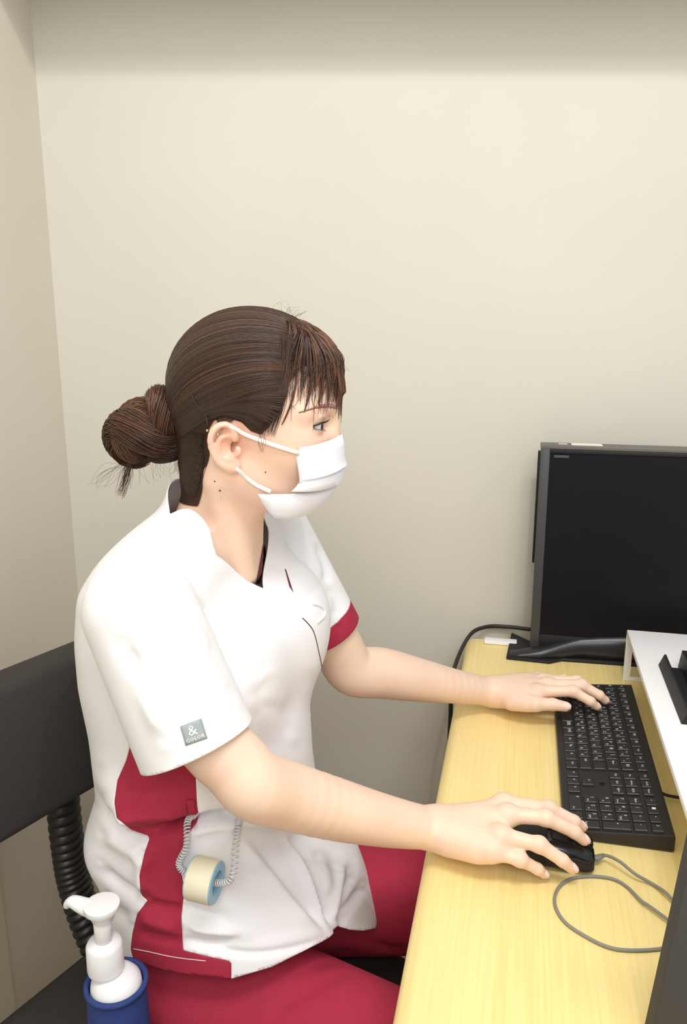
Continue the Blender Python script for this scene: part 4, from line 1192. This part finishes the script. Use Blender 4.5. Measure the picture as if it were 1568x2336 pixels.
# loose ends and flyaways
FW = Strands()
def loose(x0, y0, x1, y1, n, sx, bend, r=.00022, l=-.01):
    for i in range(n):
        a = at_l(x0 + rng.normal(0, 5), y0 + rng.normal(0, 4), l + rng.normal(0, .006)); e = at_l(x1 + rng.normal(0, sx), y1 + rng.normal(0, sx * .6), l + rng.normal(0, .012))
        m = (a + e) / 2 + rng.normal(0, bend, 3)
        FW.add(catmull([a, m, e], 10), [r, r, r * .5], tone(rng.uniform(.2, .7)))
loose(298, 1052, 276, 1130, 26, 8, .002, .0003); loose(298, 1055, 290, 1110, 20, 14, .003)
loose(285, 1060, 225, 1110, 12, 18, .006, .00016); loose(350, 1045, 380, 1085, 8, 14, .005, .00016); loose(410, 1040, 400, 1075, 12, 10, .006, .0002); loose(320, 1050, 330, 1100, 6, 20, .008, .00014)
loose(655, 735, 690, 712, 14, 12, .005, .00014, 0); loose(650, 730, 640, 690, 5, 14, .006, .00012, 0); loose(735, 790, 790, 850, 10, 8, .004, .00013, 0)
loose(490, 1095, 512, 1140, 4, 6, .002, .00014, -.050); loose(600, 985, 598, 1030, 8, 5, .002, .0002, -.066)
loose(470, 1000, 440, 1090, 20, 8, .004, .0002, -.045)
FW.build('loose_hairs', hair)
# hair pin, ear studs, moles
obj('hair_pin', *tube(catmull([snap(at_l(x, y, -.078), .0) if False else cast(at_l(x, y, -.075) - HC, .0022) for x, y in [(432, 893), (447, 920), (468, 945), (478, 972)]], 14), .0009, 6), M['lash'], hair, label='thin dark hair pin')
for x, y, l in ((473, 982, -.082), (497, 991, -.0815)):
    obj('ear_stud', *ellip(at_l(x, y, l), (.0016,) * 3, 10, 6), M['steel'], person, label='small steel ear stud')
for x, y in ((606, 1077), (502, 1119), (490, 1098), (582, 1101)):
    d = ray(x, y); dl = np.array([d[0] * cT - d[1] * sT, d[0] * sT + d[1] * cT, d[2]])
    h = body_bvh.ray_cast(Vector(w2l(np.array([0, 0, CAMZ]))), Vector(dl))
    if h[0] is not None: obj('mole', *ellip(np.array(h[0]), (.0010, .0010, .0010) if x != 502 else (.0013,) * 3, 8, 6), M['mole'], person)
# finger nails
def nail(P, r, up, name='fingernail'):
    d = P[3] - P[2]; d /= np.linalg.norm(d); up = np.array(up, float); n = up - d * up.dot(d); n /= np.linalg.norm(n); s = np.cross(d, n)
    R = []
    for t in np.linspace(0, 1, 7):
        w = r * .86 * (1 - .55 * max(0, t - .65) ** 1.5 / .35 ** 1.5 * .8) * (.82 + .18 * min(1, t * 4))
        c = P[3] - d * (r * .75) + d * r * 1.75 * t * .98 if True else 0
        ln = []
        for a in np.linspace(-62, 62, 9):
            a = math.radians(a); drop = .10 * (t - .3) ** 2
            ln.append(c + s * w * math.sin(a) * .98 + n * (r * 1.02 * math.cos(a) * (1 - drop) + .0002 - (t ** 3) * r * .28))
        R.append(ln)
    v, f = loft(R, cap=False, closed=False)
    o = obj(name, v, f, M['nail'], person); add_mod(o, 'SOLIDIFY', thickness=.0006, offset=1)
nail(RH['index'], .0064, (.15, .15, 1)); nail(RH['middle'], .0066, (.25, 0, 1)); nail(RH['ring'], .0063, (.35, -.15, 1)); nail(RH['pinky'], .0056, (.3, -.5, 1))
nail(LH['thumb'], .0082, (.05, -.75, .65)); nail(LH['index'], .0064, (.3, -.1, 1)); nail(LH['middle'], .0066, (.3, 0, 1)); nail(LH['ring'], .0063, (.3, 0, 1)); nail(LH['pinky'], .0056, (.3, .2, 1)); nail(RH['thumb'], .0082, (.1, .8, .5))
# ------------------------------------------------------------------ mouse and its cable
MFa, MFb, MLc, MHw = -.004, .1105, .0045, .0300
mouse = root('computer_mouse', 'black wired computer mouse under the right hand', 'mouse', tuple(l2w((.055, MLc, DZ))))
def mouse_ring(t, lift=0.0, w=1.0, zlow=.0008):
    f = MFa + (MFb - MFa) * t
    hw = MHw * w * (1 - .10 * (2 * t - 1) ** 4) * min(1, (math.sin(math.pi * min(.5, t * 4 + .06))) ** .5) * (1 if t < .93 else 1 - (t - .93) * 2.2)
    hh = (.0365 * math.sin(math.pi * (.12 + .72 * t)) ** .75 if t < .5 else .0365 - .016 * ((t - .42) / .58) ** 2) + lift
    ring = []
    for a in np.linspace(0, 2 * math.pi, 28, endpoint=False):
        c, s_ = math.cos(a), math.sin(a)
        x = hw * abs(c) ** .62 * (1 if c > 0 else -1)
        z = zlow + (hh - zlow) * (.5 + .5 * abs(s_) ** .62 * (1 if s_ > 0 else -1))
        ring.append((f, MLc + x, DZ + z))
    return ring
mb_ = obj('body', *loft([mouse_ring(t) for t in np.linspace(0, 1, 24)]), M['black'], mouse, sharp=60)
def btn(sg):
    R_ = []
    for t in np.linspace(.52, 1.0, 10):
        rg = mouse_ring(t, .0010, .985); c_ = [p for p in rg if p[2] > DZ + .016]
        c_ = sorted([p for p in c_ if sg * (p[1] - MLc) > -.001], key=lambda p: p[1])
        R_.append([c_[0]] + c_[1:]) if False else R_.append(c_)
    n_ = min(len(r_) for r_ in R_); R_ = [r_[:n_] if sg < 0 else r_[-n_:] for r_ in R_]
    for r_ in R_:
        j = -1 if sg < 0 else 0
        r_[j] = (r_[j][0], MLc + sg * .0035, r_[j][2])
    o = obj('button', *loft(R_, cap=False, closed=False), M['blackgloss'], mouse, sharp=60); add_mod(o, 'SOLIDIFY', thickness=.0008, offset=1)
btn(-1); btn(1)
obj('scroll_wheel', *lathe([(.006, -.003), (.0075, -.002), (.0075, .002), (.006, .003)], (.085, MLc, DZ + .0245), (0, 1, 0), 20), M['bezel'], mouse, sharp=40)
z0 = DZ + .0022
cab = [np.array([MFb - .002, MLc - .004, DZ + .010]), at_z(1372, 1951, DZ + .010), at_z(1392, 1954, DZ + .012), at_z(1418, 1968, DZ + .013), at_z(1450, 1994, DZ + .009), at_z(1490, 2017, z0 + .001), at_z(1520, 2037, z0 + .004), at_z(1545, 2062, z0 + .003)]
hid = [np.array([.25, -.135, z0]), np.array([.275, -.150, z0]), np.array([.262, -.166, z0 + .004])]
cab2 = [at_z(1500, 2080, z0 + .003), at_z(1465, 2056, z0 + .002), at_z(1430, 2022, z0), at_z(1395, 2004, z0), at_z(1345, 1999, z0), at_z(1300, 2006, z0), at_z(1272, 2030, z0), at_z(1267, 2065, z0), at_z(1290, 2104, z0), at_z(1340, 2138, z0), at_z(1390, 2161, z0), at_z(1440, 2168, z0), at_z(1510, 2164, z0), at_z(1560, 2150, z0)]
end = [np.array([.27, -.205, z0]), np.array([.31, -.20, z0]), np.array([.36, -.205, z0])]
top(obj('mouse_cable', *tube(catmull(cab + hid + cab2 + end, 220), .0019, 8), M['cable']), 'thin grey mouse cable looped on the desk', 'cable')
obj('strain_relief', *tube([(MFb - .003, MLc - .004, DZ + .010), (MFb + .006, MLc - .004, DZ + .010), tuple(at_z(1378, 1951, DZ + .010))], [.0032, .0030, .0024], 10), M['cable'], mouse)

# ------------------------------------------------------------------ office chair
chair = root('office_chair', 'black office chair with a ribbed back post behind the seated person', 'chair', tuple(l2w((-.40, 0, 0))))
def rbox(f0, f1, l0, l1, u0, u1, r, rr):
    """cushion: rounded rectangle in l,u with soft edges along f"""
    R_ = []
    for k, (t, ins) in enumerate([(0, .9), (.06, .35), (.2, .08), (.5, 0), (.8, .08), (.94, .35), (1, .9)]):
        f = f0 + (f1 - f0) * t; d = rr * ins; ring = []
        for cx_, cy_, a0 in ((l1 - r, u1 - r, 0), (l0 + r, u1 - r, 90), (l0 + r, u0 + r, 180), (l1 - r, u0 + r, 270)):
            for a in np.linspace(a0, a0 + 90, 8):
                ring.append((f, cx_ + (r - d) * math.cos(math.radians(a)), cy_ + (r - d) * math.sin(math.radians(a))))
        R_.append(ring)
    return R_
CA = math.radians(20); B0 = np.array([-.578, .0])      # the chair is turned towards the camera
def ch(V):
    V = np.array(V, float); x, y = V[..., 0].copy(), V[..., 1].copy()
    V[..., 0] = B0[0] + x * math.cos(CA) + y * math.sin(CA); V[..., 1] = B0[1] - x * math.sin(CA) + y * math.cos(CA)
    return V
bk = []
for ring in rbox(-.060, -.004, -.235, .235, .703, .905, .055, .018):
    bk.append([(f + .35 * l * l + (u - .8) * -.10, l, u) for f, l, u in ring])
obj('backrest', *loft(ch(bk)), M['chairfab'], chair)
st = []
for ring in rbox(-.03, .46, -.262, .262, .372, .432, .028, .02):
    st.append(ring)
obj('seat', *loft(ch(st)), M['chairfab'], chair)
# ribbed rubber sleeve over the back post
jp = ch(catmull([(-.045, 0, .80), (-.046, 0, .70), (-.044, 0, .60), (-.034, 0, .53), (.0, 0, .455), (.06, 0, .39), (.14, 0, .360)], 121))
obj('post_bellows', *tube(jp[20:], [(.0275 if i % 3 < 2 else .0240) for i in range(101)], 18, flat=.8), M['chairplastic'], chair, sharp=50)
obj('back_post', *tube(jp[::6], .018, 12), M['chairplastic'], chair)
v_, f_ = box((.0, -.2, .352), (.40, .2, .375), .008); obj('seat_pan', ch(v_), f_, M['chairplastic'], chair, sharp=40)
cxy = ch([(.215, 0, 0)])[0]
obj('gas_column', *lathe([(.025, .09), (.025, .22), (.018, .22), (.018, .354)], cxy, n=20), M['chairplastic'], chair, sharp=40)
for k in range(5):
    a = math.radians(36 + 72 * k); c, s_ = math.cos(a), math.sin(a)
    p = lambda r_, z: (cxy[0] + r_ * c, r_ * s_ + cxy[1], z)
    lg_ = obj('base_leg', *tube([p(.0, .09), p(.12, .085), p(.27, .065)], [.026, .021, .015], 10), M['chairplastic'], chair)
    obj('caster', *lathe([(.012, -.02), (.025, -.016), (.026, 0), (.025, .016), (.012, .02)], p(.275, .0265), (-s_, c, 0), 18), M['chairplastic'], lg_, sharp=50)

# ------------------------------------------------------------------ pump bottle in a blue pouch
BLp = -.226
bc = at_l(264, 2228, BLp); SEAT = .4322
pouch = root('bottle_pouch', 'blue neoprene pouch holding the white pump bottle beside the hip', 'pouch', tuple(l2w((bc[0], BLp, SEAT))))
PR = .0335; zt = bc[2] - .008
pv, pf = lathe([(.004, 0), (PR - .002, 0), (PR, .004), (PR + .001, (zt - SEAT) * .5), (PR - .001, zt - SEAT - .006), (PR - .0015, zt - SEAT), (PR - .004, zt - SEAT), (PR - .0045, .006), (.004, .006)], (bc[0], BLp, SEAT), n=40)
obj('sleeve_body', pv, pf, M['pouch'], pouch, sharp=60)
obj('binding', *lathe([(PR - .0035, -.003), (PR + .0012, -.003), (PR + .0012, .0025), (PR - .0035, .0025), (PR - .0035, -.003)], (bc[0], BLp, zt), n=40, cap=False), M['pouch'], pouch)
bottle = root('pump_bottle', 'white pump bottle with a nozzle standing in the blue pouch', 'bottle', tuple(l2w((bc[0], BLp, SEAT + .006))))
z = SEAT + .0065
obj('bottle_body', *lathe([(.026, 0), (.0285, .003), (.0285, zt - z - .006), (.027, zt - z + .004), (.0225, zt - z + .010), (.016, zt - z + .014)], (bc[0], BLp, z), n=36), M['bottle'], bottle, sharp=60)
capb = at_l(250, 2210, BLp)[2]; capt = at_l(250, 2150, BLp)[2]; nk = at_l(245, 2100, BLp)[2]; hb = nk + .0; ht = at_l(240, 2060, BLp)[2]
cc = (bc[0] - .010, BLp, 0)
cc1 = (bc[0] - .011, BLp, 0)
obj('collar', *lathe([(.0195, capb), (.0200, capb + .002), (.0196, capt - .004), (.0175, capt), (.008, capt + .003)], cc1, n=32), M['bottle'], bottle, sharp=60)
obj('stem', *lathe([(.0095, capt), (.0095, nk + .004)], cc1, n=20), M['bottle'], bottle)
hd = obj('pump_head', *lathe([(.0110, nk), (.0120, nk + .003), (.0150, nk + .010), (.0195, ht - .007), (.0190, ht - .002), (.010, ht)], cc, n=28), M['bottle'], bottle, sharp=70)
nz_ = [(cc[0] + .012, BLp, ht - .010), (cc[0] - .006, BLp, ht - .0105), (cc[0] - .022, BLp, ht - .0085), (cc[0] - .034, BLp, ht - .0055), (cc[0] - .041, BLp, ht - .0085), (cc[0] - .043, BLp, ht - .013)]
obj('nozzle', *tube(catmull(nz_, 18), np.interp(np.linspace(0, 1, 18), [0, .3, .6, .8, 1], [.0095, .0105, .0075, .0050, .0040]), 12, flat=.9), M['bottle'], hd)

# ------------------------------------------------------------------ roll of tape on a clear coiled cord
q = hit(462, 1985, [bvh_top], .022) if 'bvh_top' in globals() else at_l(462, 1985, -.2)
ax_ = np.array([.995, -.03, -.06]); ax_ /= np.linalg.norm(ax_)
tape = root('tape_roll', 'roll of cream surgical tape on a blue core hanging at the waist', 'tape', tuple(l2w(q)))
obj('tape_band', *lathe([(.0165, -.0145), (.0235, -.0145), (.0240, -.0135), (.0240, .0135), (.0235, .0145), (.0165, .0145), (.0165, -.0145)], q, ax_, 40, cap=False), M['tape'], tape, sharp=40)
obj('core', *lathe([(.0135, -.0155), (.0232, -.0155), (.0232, -.0148), (.0160, -.0146), (.0160, .0146), (.0232, .0148), (.0232, .0158), (.0135, .0158), (.0135, -.0155)], q, ax_, 40, cap=False), M['tapecore'], tape, sharp=40)
def coil(path, r, wire, turns):
    n_ = turns * 10; P = catmull(path, n_); T_, N_, B_ = frames(P)
    a = np.linspace(0, 2 * np.pi * turns, n_)
    return tube(P + r * (np.cos(a)[:, None] * N_ + np.sin(a)[:, None] * B_), wire, 5)
c1 = [hit(450, 1862, [bvh_top], .006), hit(432, 1885, [bvh_top], .008), hit(427, 1915, [bvh_top], .012), q - ax_ * .030 + np.array((0, 0, .012)), q - ax_ * .014 - np.array((0, 0, .0)), q + ax_ * .014, q + ax_ * .030 + np.array((.004, 0, .012)), hit(530, 1908, [bvh_top], .010), hit(546, 1868, [bvh_top], .006)]
cd = root('coil_cord', 'clear plastic coiled cord threaded through the tape roll', 'cord', tuple(l2w(c1[0])))
obj('coil', *coil(c1, .0034, .0011, 60), M['coil'], cd)
obj('end_sleeve', *tube(catmull([c1[0], c1[0] * .5 + c1[1] * .5], 4), .0042, 10), M['coil'], cd)
obj('end_sleeve', *tube(catmull([c1[-1], c1[-1] * .6 + c1[-2] * .4], 4), .0042, 10), M['coil'], cd)
